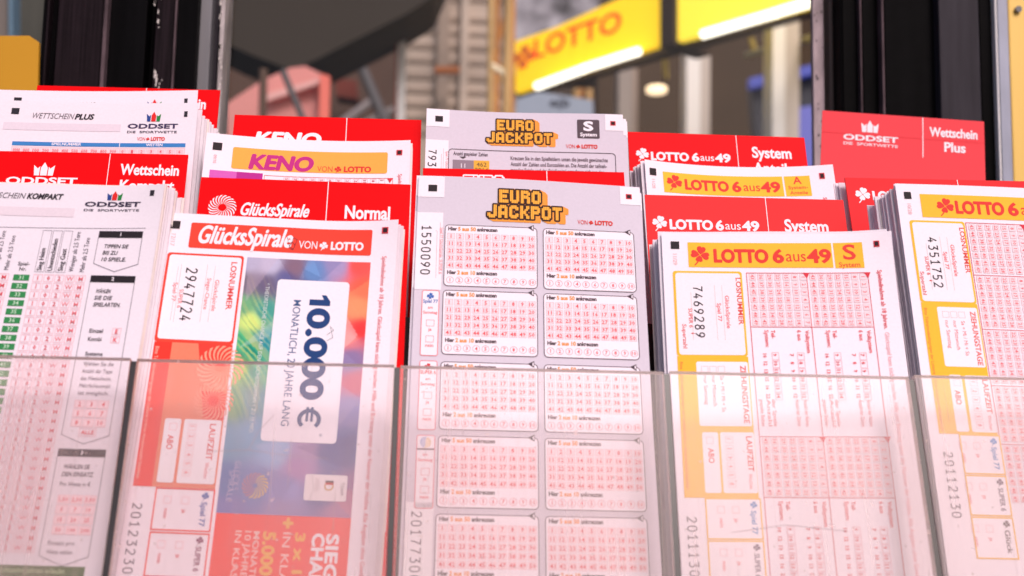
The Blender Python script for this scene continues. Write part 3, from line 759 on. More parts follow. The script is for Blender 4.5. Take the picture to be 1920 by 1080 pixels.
# interior back, columns, lamp, screen
prism('shop_wall', [(1120, 60), (1700, 20), (1700, 420), (1120, 420)], 4.4, .1, mat('brown_interior', (78, 62, 48), .8, .2, noise=(1.5, .3, (1, 1, 1))), 'dark brown interior wall under the yellow signs', 'wall')
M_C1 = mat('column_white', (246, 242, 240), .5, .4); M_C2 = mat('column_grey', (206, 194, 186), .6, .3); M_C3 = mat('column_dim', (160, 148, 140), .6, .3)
def column(px, Y, parts, label):
    o = empty('column', Matrix.Translation(Vector(at(px, 420, Y)))); tag(o, label, 'column'); bpy.context.view_layer.update()
    for nm, x0, x1, y0, y1, m in parts: prism(nm, [(x0, y0), (x1, y0), (x1-2, y1), (x0-2, y1)], Y, .08, m, parent=o)
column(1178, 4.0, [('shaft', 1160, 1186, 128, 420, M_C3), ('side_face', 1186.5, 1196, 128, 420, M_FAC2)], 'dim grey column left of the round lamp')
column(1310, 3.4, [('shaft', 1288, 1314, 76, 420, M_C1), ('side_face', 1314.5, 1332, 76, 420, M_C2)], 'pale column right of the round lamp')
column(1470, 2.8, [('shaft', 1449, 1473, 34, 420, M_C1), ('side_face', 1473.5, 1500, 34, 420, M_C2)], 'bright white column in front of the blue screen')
c = at(1231, 172, 3.5); mb = MB(); n = 28
ring = [(c[0]+0.030*math.cos(2*math.pi*i/n), 3.5+0.030*math.sin(2*math.pi*i/n), c[2]) for i in range(n)]
up_ = [(x, y, z+.012) for x, y, z in ring]
lampo = empty('round_lamp', Matrix.Translation(Vector(c))); tag(lampo, 'round warm ceiling lamp hanging between the grey columns', 'lamp'); bpy.context.view_layer.update()
mb = MB()
tilt = lambda x, y, z: (x, y, z-(y-3.5)*.05)
for i in range(n): j = (i+1) % n; mb.poly([tilt(*ring[i]), tilt(*ring[j]), tilt(*up_[j]), tilt(*up_[i])])
mb.poly([tilt(*p) for p in ring]); mb.poly([tilt(*p) for p in up_][::-1])
o = mb.build('lamp_disc', mat_emit('warm_lamp', (255, 226, 180), 1.6)); o.parent = lampo; o.matrix_parent_inverse = lampo.matrix_world.inverted()
beam('cord', (1246, 160), (1249, 96), 3.5, .003, M_BLACK, parent=lampo)
for a_, b_, Y_, lb_ in (((1246, 98), (1248, 148), 3.6, 'thin yellow tag strip hanging above the round lamp'), ((1408, 72), (1416, 100), 3.3, 'short yellow tag hanging from the pale olive rail')):
    beam('hanging_tag', a_, b_, Y_, .008, mat('dull_yellow', (170, 146, 54), .6), lb_, 'tag')
scr = empty('blue_screen', Matrix.Translation(Vector(at(1480, 330, 3.1)))); tag(scr, 'dark blue screen with a brighter blue upper edge beside the right post', 'screen'); bpy.context.view_layer.update()
prism('screen_face', [(1408, 150), (1600, 100), (1600, 330), (1424, 330)], 3.1, .05, mat_emit('screen_navy', (14, 18, 38), .3), parent=scr)
prism('upper_edge', [(1406, 146), (1600, 104), (1600, 122), (1408, 164)], 3.06, .03, mat_emit('screen_blue', (58, 70, 160), .45), parent=scr)
prism('lit_area', [(1494, 202), (1600, 186), (1600, 330), (1488, 330)], 3.07, .02, mat_emit('screen_lilac', (92, 96, 176), .4), parent=scr)
bs = empty('notice_sign', Matrix.Translation(Vector(at(1040, 330, 2.9)))); tag(bs, 'blue grey notice with blurred dark letters below the far tube', 'sign'); bpy.context.view_layer.update()
prism('board', [(968, 186), (1012, 172), (1112, 188), (1116, 330), (966, 330)], 2.9, .02, mat('blue_grey_notice', (158, 170, 190), .6), parent=bs)
A = at(1031, 198, 2.897); x, f, wd = glyphs('e(b', 0.024, 3); mb = MB(); mb.v = [(A[0]+p[0]/wd*.048, 2.897, A[2]+p[1]*.020) for p in x]; mb.f = f; mb.m = [0]*len(f)
o = mb.build('lettering', mat('notice_ink', (60, 66, 84), .6)); o.parent = bs; o.matrix_parent_inverse = bs.matrix_world.inverted()
# grey glimpses left of the left post
prism('glass_door', [(-200, -60), (15, -60), (15, 330), (-200, 330)], 1.6, .03, mat('grey_door', (122, 112, 106), .5, .4), 'pale grey door blurred in the upper left corner', 'door')
prism('door_edge', [(16, -60), (24, -60), (24, 330), (16, 330)], 1.58, .03, mat('blue_green_edge', (96, 124, 144), .4), 'thin blue green upright strip in the upper left corner', 'trim strip')
prism('grey_shutter', [(25, -60), (420, -60), (420, 330), (25, 330)], 1.75, .03, mat('dark_shutter', (70, 70, 64), .6, .3, noise=(6, .2, (6, 1, .4))), 'dark grey shutter beside the black post at upper left', 'shutter')

# ------------------------------------------------------------------ red divider cards
HC = 0.170
G_CARD = 'red divider cards standing behind the slips'
def card(pl, label, col=CRED, disp=zero, H=HC, place=None):
    return Sheet('divider_card', pl, H, label, 'divider card', G_CARD, col, M_CARD, disp, th=0.0008, body='card', place=place)
def rule(sh, u=53.3, v0=0.1, v1=22, t=0.35):
    k = sh.ink(); k.rect(u-t/2, v0, u+t/2, v1, WHITE, 2); k.build('white_rule')
PL = dict(
 kompakt=Plane((-130, 338), (311, 350), .095, yaw=-4), gs=Plane((308, 398), (748, 414), .095, L=(235, 860)), euro=Plane((785, 333), (1200, 350), .095, t=19.5, L=(764, 850)),
 S=Plane((1240, 437), (1668, 438), .095, yaw=-5), lot=Plane((1678, 344), (2085, 372), .095, L=(1751, 880)), plus=Plane((-13, 187), (372, 193), .095), keno=Plane((388, 249), (770, 262), .095),
 eurob=Plane((800, 203), (1167, 217), .095), A=Plane((1208, 300), (1562, 307), .0935), c_ein=Plane((70, 160), (413, 169), .0895), c_kom=Plane((-19, 282.7), (353, 290), .088),
 c_keno=Plane((440, 215), (790, 225), .0895), c_gs=Plane((377, 332), (770, 346), .088), c_euro=Plane((793, 315), (1170, 323), .088), c_A=Plane((1177, 247), (1508, 258), .0905),
 c_S=Plane((1209, 365), (1581, 375), .0905), c_odd=Plane((1542, 207), (1845, 228), .088, yaw=-9), c_lot=Plane((1584, 333), (1930, 340), .088), hid=Plane((1569, 341), (1935, 352), .0935))

s = card(PL['c_ein'], 'red divider card at the far left top, only the letters in showing')
rule(s); k = s.ink(); cond(k, 'Wettschein', 56.8, 11.6, 6.0, 26.3, WHITE); cond(k, 'Plus', 63, 20.4, 6.0, 12, WHITE); k.build('lettering')

s = card(PL['c_kom'], 'red divider card with white crown and the words Wettschein Kompakt'); rule(s, 53.3, 0.4, 22, .3)
k = s.ink(); crown(k, 16.5+4, 25.7+4, 5.5, 12.3, [WHITE]*3); oddset(k, 9.3, 31, 16.9, 3.6, WHITE, 19.6, 30, 9.5, WHITE); k.build('crown_emblem')
k = s.ink(); cond(k, 'Wettschein', 58.6, 11.2, 5.6, 26, WHITE); cond(k, 'Kompakt', 59.2, 19.4, 5.6, 24, WHITE); k.build('lettering')

s = card(PL['c_keno'], 'red divider card showing the cut off white letters KENO'); rule(s, 53.6)
k = s.ink(); k.text('KENO', 10.6, 16.6, 7.2, WHITE, 2, w=30.5, off=.02, dense=.05, shear=.16, res=5); k.build('lettering')

s = card(PL['c_gs'], 'red divider card with white sunburst and the word Normal'); rule(s)
k = s.ink(); sunburst(k, 10.2, 14.1, 1.7, 5.8, WHITE, n=20, twist=.5); k.build('sunburst_emblem')
k = s.ink(); k.text('GlücksSpirale', 17.4, 17.4, 5.9, WHITE, 2, w=28.2, off=.013, dense=.02, shear=.22, res=5); cond(k, 'Normal', 61, 17.4, 6.2, 18.8, WHITE); k.build('lettering')

s = card(PL['c_euro'], 'red divider card in the middle, nearly hidden between two grey slips'); rule(s, 53.9)
k = s.ink(); eurojackpot(k, 12.5, 2.8, 33, 15, white=True); k.build('lettering')

s = card(PL['c_A'], 'red divider card with white clover, word System and half hidden word below', col=(242, 22, 28)); f_ = .0905/.088; rule(s, 53.6*f_)  # slight glare veil mixed into this card's red
k = s.ink(); lotto649(k, (6.6*f_, 12.4*f_, 3.3*f_), 10.9*f_, 29.2*f_, 31*f_, 35*f_, 41.8*f_, 42.4*f_, 49.8*f_, 15.6*f_, 4.5*f_, WHITE); k.build('clover_title')
k = s.ink(); cond(k, 'System', 60.9*f_, 12.5*f_, 6.1*f_, 19.5*f_, WHITE); cond(k, 'Anteile', 60.9*f_, 21.3*f_, 6.1*f_, 20*f_, WHITE); k.build('lettering')

s = card(PL['c_S'], 'red divider card with white clover right behind the yellow topped System slip', col=(250, 56, 58)); rule(s, 53.1*f_)  # stronger glare veil mixed into this card's red
k = s.ink(); lotto649(k, (5.7*f_, 13.6*f_, 3.3*f_), 10.1*f_, 28.7*f_, 30.2*f_, 34.2*f_, 41*f_, 41.7*f_, 49*f_, 16.5*f_, 4.6*f_, WHITE); k.build('clover_title')
k = s.ink(); cond(k, 'System', 60.4*f_, 16.5*f_, 6.1*f_, 19.2*f_, WHITE); k.build('lettering')

VEILED_RED = (240, 74, 82)  # card red lightened by lens veil and gloss put into the colour
s = card(PL['c_odd'], 'pale red card with white crown and the words Wettschein Plus before the right post', col=VEILED_RED, H=.19)
rule(s, 55.0, 0.2, 26.0, .45)
k = s.ink(); crown(k, 21.5, 31.0, 4.6, 12.4, [WHITE]*3); oddset(k, 12.0, 29.6, 18.0, 3.5, WHITE, 21.2, 29.4, 12.1, WHITE); k.build('crown_emblem')
k = s.ink(); cond(k, 'Wettschein', 58.6, 12.0, 5.9, 25.6, WHITE); cond(k, 'Plus', 66.5, 21.3, 6.1, 11.2, WHITE); k.build('lettering')
k = s.ink(); k.rect(0, 13.9, 88, 14.2, (234, 66, 74), 1); k.build('crease')

s = card(PL['c_lot'], 'red divider card with white clover behind the thick slip pile at the right edge', col=(238, 52, 56)); rule(s, 53.2)  # glare on the right side put into this card's colour
k = s.ink(); lotto649(k, (7.2, 8.8, 3.6), 11.9, 30.0, 31.5, 35.5, 42.0, 42.6, 50.0, 11.6, 4.6, WHITE); k.build('clover_title')
k = s.ink(); cond(k, 'Normal', 61, 11.9, 5.6, 19, WHITE); k.build('lettering')

# ------------------------------------------------------------------ slips
H = 0.186
G_SLIP = 'printed play slips facing the viewer'
def slip(pl, label, disp=zero, col=PAPER, place=None, H=H):
    return Sheet('play_slip', pl, H, label, 'play slip', G_SLIP, col, M_PAPER, disp, th=0.00025, place=place)
def sm(x): return np.clip(x, 0, 1)
def d_gs(u, v): return 0.0048*sm((u/95-.62)/.38)**2*np.exp(-v/22)+0.0006*np.sin(v/30)
def d_keno(u, v): return (-0.0036*(1-(2*u/95-1.05)**2))*np.exp(-v/70)
def d_A(u, v): return (-0.0050*(1-(2*u/93.5-1.06)**2))*np.exp(-v/60)
def d_plus(u, v): return -0.0012*np.sin(np.pi*u/95)*np.exp(-v/60)
def d_eurob(u, v): return (-0.0011*np.sin(u/95*np.pi*1.5))*np.exp(-v/40)
def d_euro(u, v): return (0.0009*np.cos(u/95*np.pi)+0.0012*np.sin(u/95*np.pi))*np.exp(-v/30)
def d_S(u, v): return -0.0009*np.sin(np.pi*u/95)*np.exp(-v/80)+0.0026*sm((u/95-.72)/.28)**2*np.exp(-v/16)
def d_lot(u, v): return 0.0010*np.sin(np.pi*u/95)*np.exp(-v/60)
def d_kom(u, v): return -0.0012*np.sin(np.pi*u/95)*np.exp(-v/50)+0.0022*sm((u/95-.74)/.26)**2*np.exp(-v/15)

# --- left, upper: sports betting slip with the tricolour crown
TRI = [(44, 70, 140), (222, 40, 40), (36, 128, 66)]
def plus_slip(label, place=None, full=True):
    s = slip(PL['plus'], label, d_plus, (236, 226, 238), place)
    k = s.ink(); k.rect(9.2, 4.2, 12.7, 7.5, (44, 40, 50), 2); k.build('corner_mark')
    k = s.ink(); k.rect(88.8, 4.7, 90.4, 7.8, (44, 40, 50), 2); k.build('corner_mark')
    k = s.ink(); k.text('WETTSCHEIN', 18.5, 9.5, 3.0, (110, 100, 112), w=19, shear=.2); k.text('PLUS', 38.4, 9.6, 3.0, (50, 44, 54), w=8.3, shear=.2, off=.02, dense=.03); k.build('title')
    k = s.ink(); crown(k, 71.4, 78.1, 4.9, 10.4, TRI); oddset(k, 63.2, 23.2, 14.2, 2.5, (66, 56, 92), 16.8, 23, 63.2, (70, 60, 80)); von_lotto(k, 68.2, 80.9, 20.9, 1.9, (210, 70, 80), (222, 56, 56)); k.build('crown_emblem')
    if full:
        k = s.ink(); k.rect(6.5, 12, 60, 16, (226, 212, 226), 1); k.build('pale_field')
        k = s.ink(); k.rect(11.8, 22.3, 90.8, 24.4, (58, 128, 196), 1); k.rect(60.3, 22.3, 60.6, 24.4, WHITE, 2)
        k.text('SPIELNUMMER', 29.5, 24.0, 1.4, WHITE, 3, w=13.5, off=.02); k.text('WETTEN', 72.6, 24.0, 1.4, WHITE, 3, w=7.6, off=.02); k.build('blue_heading')
        k = s.ink(); k.rect(11.8, 24.9, 90.8, 29.5, (240, 196, 206), 1)
        L = ['0000', '000', '100', '200', '300', '400', '500', '600', '700', '800', '900', '0', '1', '2', '3', '4', '5', '6']
        for i, t in enumerate(L): k.frame(12.3+i*4.36, 25.6, 16.0+i*4.36, 28.4, .15, WHITE, 2); k.text(t, 14.2+i*4.36, 27.8, 1.7, (216, 84, 100), 3, off=.01, align='c', res=1, w=min(3.2, len(t)*.95))
        k.build('number_field')
    return s
plus_slip('white sports betting slip with tricolour crown and blue heading bar at upper left')
plus_slip('white slip peeking out behind the one with the blue heading bar', place=dict(du=0.0012, dv=-0.0098, dw=-0.0052, rot=-.016), full=False)
stack(PL['plus'], H, d_plus, 15, .018, 'white slip edge in the pile behind the upper left betting slip', 'loose slips piled behind the upper left betting slip', su=.0052, sv=-.0005, start=.0062, jit=.0009)

# --- left, lower
s = slip(PL['kompakt'], 'white betting slip with green numbers and black arrow boxes at lower left', d_kom, (236, 226, 238))
k = s.ink(); k.rect(89.4, 2.4, 91.2, 4.8, (44, 40, 50), 2); k.build('corner_mark')
k = s.ink(); k.text('WETTSCHEIN', 19.5, 6.7, 2.5, (96, 88, 100), w=19.2, shear=.2); k.text('KOMPAKT', 39.8, 6.7, 2.5, (50, 44, 54), w=14, shear=.2, off=.02, dense=.03); k.build('title')
k = s.ink(); crown(k, 71.9, 78.2, 2.4, 6.6, TRI); oddset(k, 63.6, 22.5, 9.5, 2.05, (56, 46, 72), 11.7, 22.4, 63.6, (66, 56, 76)); k.build('crown_emblem')
k = s.ink(); k.rect(28, 10.5, 60, 14.5, (230, 214, 226), 1); k.build('pale_field')
k = s.ink(); k.line([(10, 20.2), (90, 19.1)], .15, (90, 84, 96), 2)
for i, (t, bx) in enumerate((('Weniger als 2,5 Tore', 0), ('Mehr als 2,5 Tore', 0))):
    k.text(t, 34.6+i*4.2, 38.5, 1.75, (90, 82, 96), w=17 if i == 0 else 15, rot=-1)
for i, t in enumerate(('Sieg Heim', 'Unentschieden', 'Sieg Gast')):
    a = 49.2+i*4.15; k.frame(a, 20.8, a+3.5, 39, .13, (110, 102, 116), 2); k.text(t, a+2.5, 38.4, 1.9, (58, 50, 62), w=len(t)*1.08, rot=-1, off=.012)
for i, t in enumerate(('Weniger als 2,5 Tore', 'Mehr als 2,5 Tore')):
    k.text(t, 64.2+i*4.2, 38.6, 1.8, (90, 82, 96), w=17.5 if i == 0 else 15, rot=-1)
k.text('Spiel-', 44.4, 36.4, 1.5, (58, 50, 62), align='c', off=.012); k.text('Nr.', 44.4, 38.7, 1.5, (58, 50, 62), align='c', off=.012); k.build('column_heads')
k = s.ink()
for r in range(30):
    v = 40.4+r*3.62; k.rect(41.4, v, 47.6, v+2.5, (50, 136, 80), 2); k.text(str(31+r), 44.5, v+2.1, 1.7, (196, 226, 200), 3, align='c', off=.012, res=1)
k.build('green_numbers')
k = s.ink()
for r in range(30):
    v = 40.2+r*3.62
    for c, t in enumerate('102WM'):
        u = 49.2+c*4.2; k.frame(u, v, u+3.5, v+2.9, .15, (240, 170, 178), 2); k.text(t, u+1.75, v+2.35, 1.8, (222, 78, 90) if c < 3 else (230, 120, 130), 3, align='c', off=.02 if c < 3 else .008, res=1)
    for c, t in enumerate('12WM'):
        u = 23.4+c*4.2; k.frame(u, v, u+3.5, v+2.9, .15, (240, 170, 178), 2); k.text(t, u+1.75, v+2.35, 1.8, (222, 78, 90), 3, align='c', off=.01, res=1)
k.build('play_field')
def arrow_box(v0, v1, num, lines, extra=None):
    k = s.ink(); k.loop([(71.6, v0), (89, v0), (89.1, v1-3.4), (80.3, v1), (71.6, v1-3.4)], .2, (96, 88, 104), 2)
    k.rect(71.7, v0, 89, v0+2.8, (40, 34, 40), 2); k.text(num, 80.3, v0+2.1, 1.5, WHITE, 3, align='c', off=.02)
    for i, t in enumerate(lines): k.text(t, 74.4, v0+7.4+i*2.85, 1.65, (58, 50, 62), 3, w=len(t)*.96, shear=.15, off=.014)
    if extra: extra(k)
    k.build('arrow_box')
arrow_box(20.6, 38.2, '1', ('TIPPEN SIE', 'BIS ZU', '10 SPIELE.'))
def ex2(k):
    for i, (t, b) in enumerate((('Einzel', 'E'), ('Kombi', 'K'))):
        k.text(t, 74.9, 64+i*3.4, 1.6, (58, 50, 62), 3, w=5.2, off=.014); k.frame(83.7, 62+i*3.4, 86.9, 64.6+i*3.4, .15, BOXL, 3); k.text(b, 85.3, 64.2+i*3.4, 1.7, NUM, 4, align='c', off=.02)
    k.text('Systeme', 74.9, 73.4, 1.6, (58, 50, 62), 3, w=6.6, off=.014)
    for i, t in enumerate(('Wählen Sie die', 'Anzahl der Tipps', 'des Wettscheins,', 'Mehrfachauswahl', 'ist möglich.')): k.text(t, 74.9, 77.4+i*2.9, 1.5, (90, 82, 96), 3, w=11.5)
    num_cells(k, 74.4, 91.2, 4.4, 3.6, 3.8, 2.9, 3, 3, lambda c, r: str(2+c+3*r), off=.02)
    k.frame(78, 102, 84, 105, .15, BOXL, 3); k.text('ALLE', 81, 104.3, 1.6, NUM, 4, align='c', off=.02)
arrow_box(40, 108, '2', ('WÄHLEN', 'SIE DIE', 'SPIELARTEN.'), ex2)
def ex3(k):
    k.text('Pro Wette in €', 74.4, 123.8, 1.5, (70, 62, 76), 3, w=11)
    num_cells(k, 74.6, 127.2, 4.8, 3.7, 4.2, 3.0, 3, 4, lambda c, r: ['1,50', '2,50', '3,50', '5', '7', '10', '15', '20', '25', '50', '100', '200'][c+3*r], cap=1.5, off=.016)
    k.text('Einsatz pro', 74, 145.2, 1.5, (110, 100, 112), 3, w=9.4); k.text('Wette wählen.', 74, 148.4, 1.5, (110, 100, 112), 3, w=9.4)
arrow_box(110, 152.5, '3', ('WÄHLEN SIE', 'DEN EINSATZ.'), ex3)
k = s.ink(); k.rect(5, 152.6, 88.6, 170, (84, 108, 66), 2); k.text('Die Spielteilnahme ist erst ab achtzehn Jahren erlaubt.', 30, 155.2, 1.7, (186, 204, 160), 3, w=52); k.build('green_footer')
stack(PL['kompakt'], H, d_kom, 12, .012, 'white slip edge in the pile behind the green numbered betting slip', 'loose slips piled behind the lower left betting slip', su=.0050, sv=-.0003, jit=.0008)

# --- second column, upper: orange banner slip
s = slip(PL['keno'], 'white slip with orange banner and purple KENO lettering', d_keno, (246, 234, 246))
square_marks(s, 3.4, 4.9, 7.6, 8.9, 88.5, 5.3, 91.3, 8.1)
k = s.ink(); k.rrect(12.6, 6.4, 84.5, 18.0, 1.0, (250, 172, 78), 1, step=3); q = k.sub('lettering'); q.text('KENO', 20.6, 17.4, 7.7, (196, 50, 132), 2, w=28.6, off=.02, dense=.05, shear=.16, res=5); von_lotto(q, 51.9, 76.9, 17.3, 3.0, (226, 84, 60), (224, 60, 54)); k.build('title_banner')
k = s.ink(); k.rect(3.2, 19.6, 27.2, 34, (214, 96, 188), 1); k.rect(15.4, 19.7, 27.2, 34, (186, 44, 146), 2); k.build('purple_panel')
k = s.ink(); k.frame(28.0, 20.6, 87.3, 60, .2, (222, 80, 92), 2); k.poly([(84.6, 20.6), (87.4, 20.6), (86, 23)], (222, 60, 72), 3)
for i in range(12): k.text(['1', '8', '15', '22', '29', '36', '43', '50', '57', '64', '71', '5'][i], 81.5-i*4, 21.6, 1.5, (206, 80, 92), 3, rot=1, res=1); k.frame(80.9-i*4, 21.2, 83.6-i*4, 25, .12, BOXL, 2)
k.build('play_field')
k = s.ink(); k.text('Spielteilnahme ab 18 Jahren', 89.8, 18.4, 1.7, (222, 88, 98), w=26, rot=1); k.build('side_text')
k = s.ink(); k.text('09/10', 4.2, 11.5, 1.5, (238, 180, 186), w=4.4, rot=1); k.build('date_code')
stack(PL['keno'], H, d_keno, 5, .0065, 'white slip edge in the pile behind the orange bannered slip', 'loose slips piled behind the orange bannered slip', su=.0014, sv=.0004, jit=.0006)

# --- second column, lower: red banner slip with the picture of the monthly prize
s = slip(PL['gs'], 'white slip with red banner and a colourful picture panel reading 10.000 €', d_gs, (246, 234, 246))
square_marks(s, 3.1, 3.7, 7.2, 7.2, 88.5, 3.0, 91.1, 5.8)
GSR = (246, 70, 54)
k = s.ink(); k.rrect(11.6, 4.0, 84.7, 15.4, .8, GSR, 1, step=3)
q = k.sub('lettering'); q.text('GlücksSpirale', 14.6, 13.1, 8.0, WHITE, 2, w=37.5, off=.014, dense=.02, shear=.2, res=5); von_lotto(q, 55.4, 81.4, 13.2, 3.5, WHITE, WHITE)
k.loop([(50.5, 8.5), (52, 13.5), (53.2, 14.2), (54, 12), (52.6, 10.5), (51.6, 12.6), (53.4, 13.8), (54.6, 9.4), (53, 8.6), (52.2, 12.2)], .16, (70, 40, 60), 4, closed=False); k.build('title_banner')
k = s.ink(); k.rrect(4.0, 18.0, 34.3, 56.5, 1.2, GSR, 1); k.rrect(5.0, 18.9, 33.5, 55.2, 1.2, WHITE, 2)
k.text('LOSNUMMER', 29.6, 21.0, 2.3, (226, 82, 80), 3, w=20.8, rot=1, off=.02)
ocr(k.sub('serial_number'), '2947724', 12.4, 24.4, 4.2, 3.42, .52, (44, 36, 46), 4)
for (u, a, b) in ((23.5, 23, 47.5), (20.4, 22.6, 47.6), (10.2, 23, 48.2)): k.line([(u, a), (u, b)], .14, (240, 180, 186), 3)
k.line([(9.0, 24), (9.0, 47.5)], .14, (240, 180, 186), 3)
for t, u, v, wd in (('GlücksSpirale', 24.2, 29.2, 13.5), ('Sieger-Chance', 21.0, 28.6, 13.5), ('SUPER 6', 10.8, 34.0, 8), ('Spiel 77', 8.2, 31.2, 8)): k.text(t, u, v, 1.6, (232, 100, 106), 3, w=wd, rot=1, off=.006)
k.build('serial_panel')
k = s.ink(); k.rect(4.2, 56.5, 34.2, 113.4, (236, 132, 104), 1)
k.rect(4.2, 56.5, 11.0, 113.4, (240, 58, 46), 2)
k.poly([(21, 56.5), (34.2, 56.5), (34.2, 86.9), (26.6, 86.9)], (240, 66, 54), 2)
sunburst(k, 30.6, 66, 2.0, 9.0, (244, 166, 140), 3, n=22, twist=.5)
sunburst(k, 29.5, 79.5, 2.0, 7.6, (246, 150, 126), 3.3, n=22, twist=.5)
k.rect(34.4, 56.5, 42, 86, WHITE, 5) if False else None
k.text('Bitte Teilnahmebedingungen der Lotterie in Ihrer Annahmestelle beachten', 5.0, 58.5, 1.35, (250, 190, 176), 3, w=52, rot=1)
k.build('red_side_field')
for (u0, u1, t, tu) in ((12.5, 18.6, 'ABO', 14.3), (19.7, 33.6, 'LAUFZEIT', 29.4)):
    k = s.ink(); k.rrect(u0, 87.1, u1, 111.7, .8, WHITE, 4); k.text(t, tu, 93.5 if t == 'ABO' else 88.6, 2.3, (226, 84, 82), 5, w=5.6 if t == 'ABO' else 14, rot=1, off=.018)
    if t == 'LAUFZEIT':
        for i in range(6): k.frame(21.6, 89+i*3.5, 24.4, 91.4+i*3.5, .14, BOXL, 5); k.text(str(i+1), 22.2, 89.7+i*3.5, 1.6, LRED, 6, rot=1)
        k.text('Wochen', 29.4, 103.6, 1.5, LRED, 5, w=6, rot=1)
    else: k.frame(14.5, 89, 17.2, 91.6, .14, BOXL, 5)
    k.build('choice_panel')
for i, (v0, v1, t, c) in enumerate(((113.8, 129.2, 'Spiel 77', (92, 116, 184)), (130.2, 146, 'SUPER 6', (150, 90, 120)), (147, 163, 'Glück', (150, 110, 110)))):
    k = s.ink(); k.frame(12.9, v0, 34.1, v1, .5, GSR, 3); clover(k, 31.0, v0+2.4, 1.4, c, 3); k.text(t, 29.8, v0+4.6, 2.1, c, 3, w=9, rot=1, off=.02)
    for q, tt in enumerate(('ja', 'nein')):
        k.frame(22.6-q*6.5, v0+3, 25.2-q*6.5, v0+5.6, .14, BOXL, 3); k.text(tt, 23.2-q*6.5, v0+7.6, 1.5, LRED, 3, rot=1)
    k.build('choice_panel')
k = s.ink(); k.rect(34.9, 18.0, 35.2, 170, (250, 240, 248), 4); k.build('white_rule')
# colourful printed picture: ink colours computed on a fine grid of the panel
ctl = [(37, 20, 176, 150, 178), (45, 21, 190, 160, 186), (55, 22, 150, 100, 120), (62, 23, 120, 130, 180), (72, 20, 170, 130, 170), (80, 20, 238, 74, 70), (37, 30, 130, 96, 112), (44, 30, 120, 84, 112), (52, 27, 110, 84, 130), (57, 32, 100, 70, 110),
       (83, 30, 240, 84, 66), (81, 38, 244, 130, 92), (83, 48, 228, 50, 52), (79, 52, 236, 120, 120), (80, 60, 150, 110, 150), (83, 70, 200, 90, 110), (82, 80, 140, 112, 160), (37, 40, 120, 150, 110), (40, 46, 206, 204, 112), (45, 42, 84, 140, 130), (37, 54, 88, 160, 112),
       (42, 58, 50, 140, 110), (46, 54, 60, 128, 140), (38, 66, 170, 176, 90), (44, 68, 104, 150, 126), (37, 80, 128, 142, 110), (44, 78, 116, 130, 144), (38, 95, 122, 132, 160), (46, 92, 128, 140, 172), (55, 98, 150, 152, 190), (66, 98, 168, 118, 160), (75, 98, 104, 90, 140),
       (83, 95, 96, 80, 130), (38, 110, 112, 104, 152), (48, 112, 122, 110, 160), (60, 112, 146, 124, 176), (64, 104, 170, 110, 156), (74, 112, 96, 84, 132), (84, 112, 150, 90, 130), (40, 121, 130, 104, 156), (60, 121, 150, 116, 160), (82, 121, 170, 104, 140)]
ctl = np.array(ctl, float); ctl[:, 2:] = np.clip((ctl[:, 2:]-128)*1.15+128+np.array([-6, 22, 22]), 0, 255)
nu, nv = 120, 220
us = np.linspace(35.6, 84.9, nu+1); vs = np.linspace(18.4, 122.2, nv+1)
U, V = np.meshgrid(us, vs); U = U.ravel(); V = V.ravel()
lc = np.array([lin(c[2:]) for c in ctl])[:, :3]
d2 = (U[:, None]-ctl[:, 0])**2+(V[:, None]-ctl[:, 1])**2
wt = 1/(d2+2)**2.1; C0 = (wt @ lc)/wt.sum(1)[:, None]
# diagonal brush streaks at the left
stx = (U*0.80-V*0.55)+1.5*np.sin(V/9+U/13); sa = np.clip(1-np.abs(U-41)/11, 0, 1)*np.clip(1-np.abs(V-58)/34, 0, 1)
st = 0.5+0.5*np.sin(stx*2.1+np.sin(stx*.9)*2)
C0 = C0*(1-.55*sa[:, None]*(st[:, None] > .72))+np.array(lin((214, 210, 120))[:3])*(.55*sa*(st > .72))[:, None]
C0 = C0*(1-.5*sa[:, None]*(st[:, None] < .2))+np.array(lin((24, 84, 96))[:3])*(.5*sa*(st < .2))[:, None]
def facet(tri, rgb, a):
    global C0
    m = np.ones(len(U), bool)
    for i in range(3):
        (x0, y0), (x1, y1), (x2, y2) = tri[i], tri[(i+1) % 3], tri[(i+2) % 3]
        sd = (x1-x0)*(V-y0)-(y1-y0)*(U-x0); so = (x1-x0)*(y2-y0)-(y1-y0)*(x2-x0); m &= sd*so >= 0
    C0[m] = C0[m]*(1-a)+np.array(lin(rgb)[:3])*a
for tri, rgb, a in ((((36, 18), (48, 18), (37, 38)), (206, 180, 200), .35), (((48, 18), (60, 18), (56, 30)), (96, 60, 84), .35), (((62, 18), (74, 18), (66, 27)), (96, 110, 170), .45), (((58, 22), (66, 26), (60, 32)), (60, 90, 150), .4),
                    (((85, 26), (85, 44), (76, 33)), (246, 150, 104), .55), (((77, 42), (82, 50), (77, 56)), (244, 200, 200), .5), (((76, 56), (85, 50), (85, 64)), (130, 90, 140), .35), (((36, 58), (50, 44), (48, 52)), (190, 214, 206), .4),
                    (((76, 70), (85, 76), (77, 88)), (190, 170, 200), .4), (((62, 96), (85, 90), (82, 104)), (80, 66, 120), .45), (((70, 108), (85, 112), (85, 122)), (226, 120, 130), .4), (((46, 96), (56, 94), (60, 104)), (176, 180, 214), .4),
                    (((50, 104), (64, 108), (58, 118)), (96, 84, 140), .3), (((36, 72), (48, 68), (46, 84)), (150, 168, 130), .4)): facet(tri, rgb, a*.72)
vc = np.column_stack([np.clip(C0, .01, .95), np.ones(len(U))])
fs_ = [[j*(nu+1)+i, j*(nu+1)+i+1, (j+1)*(nu+1)+i+1, (j+1)*(nu+1)+i] for j in range(nv) for i in range(nu)]
k = s.ink(); k.add(np.column_stack([U, V]), fs_, None, 2, vcol=vc)
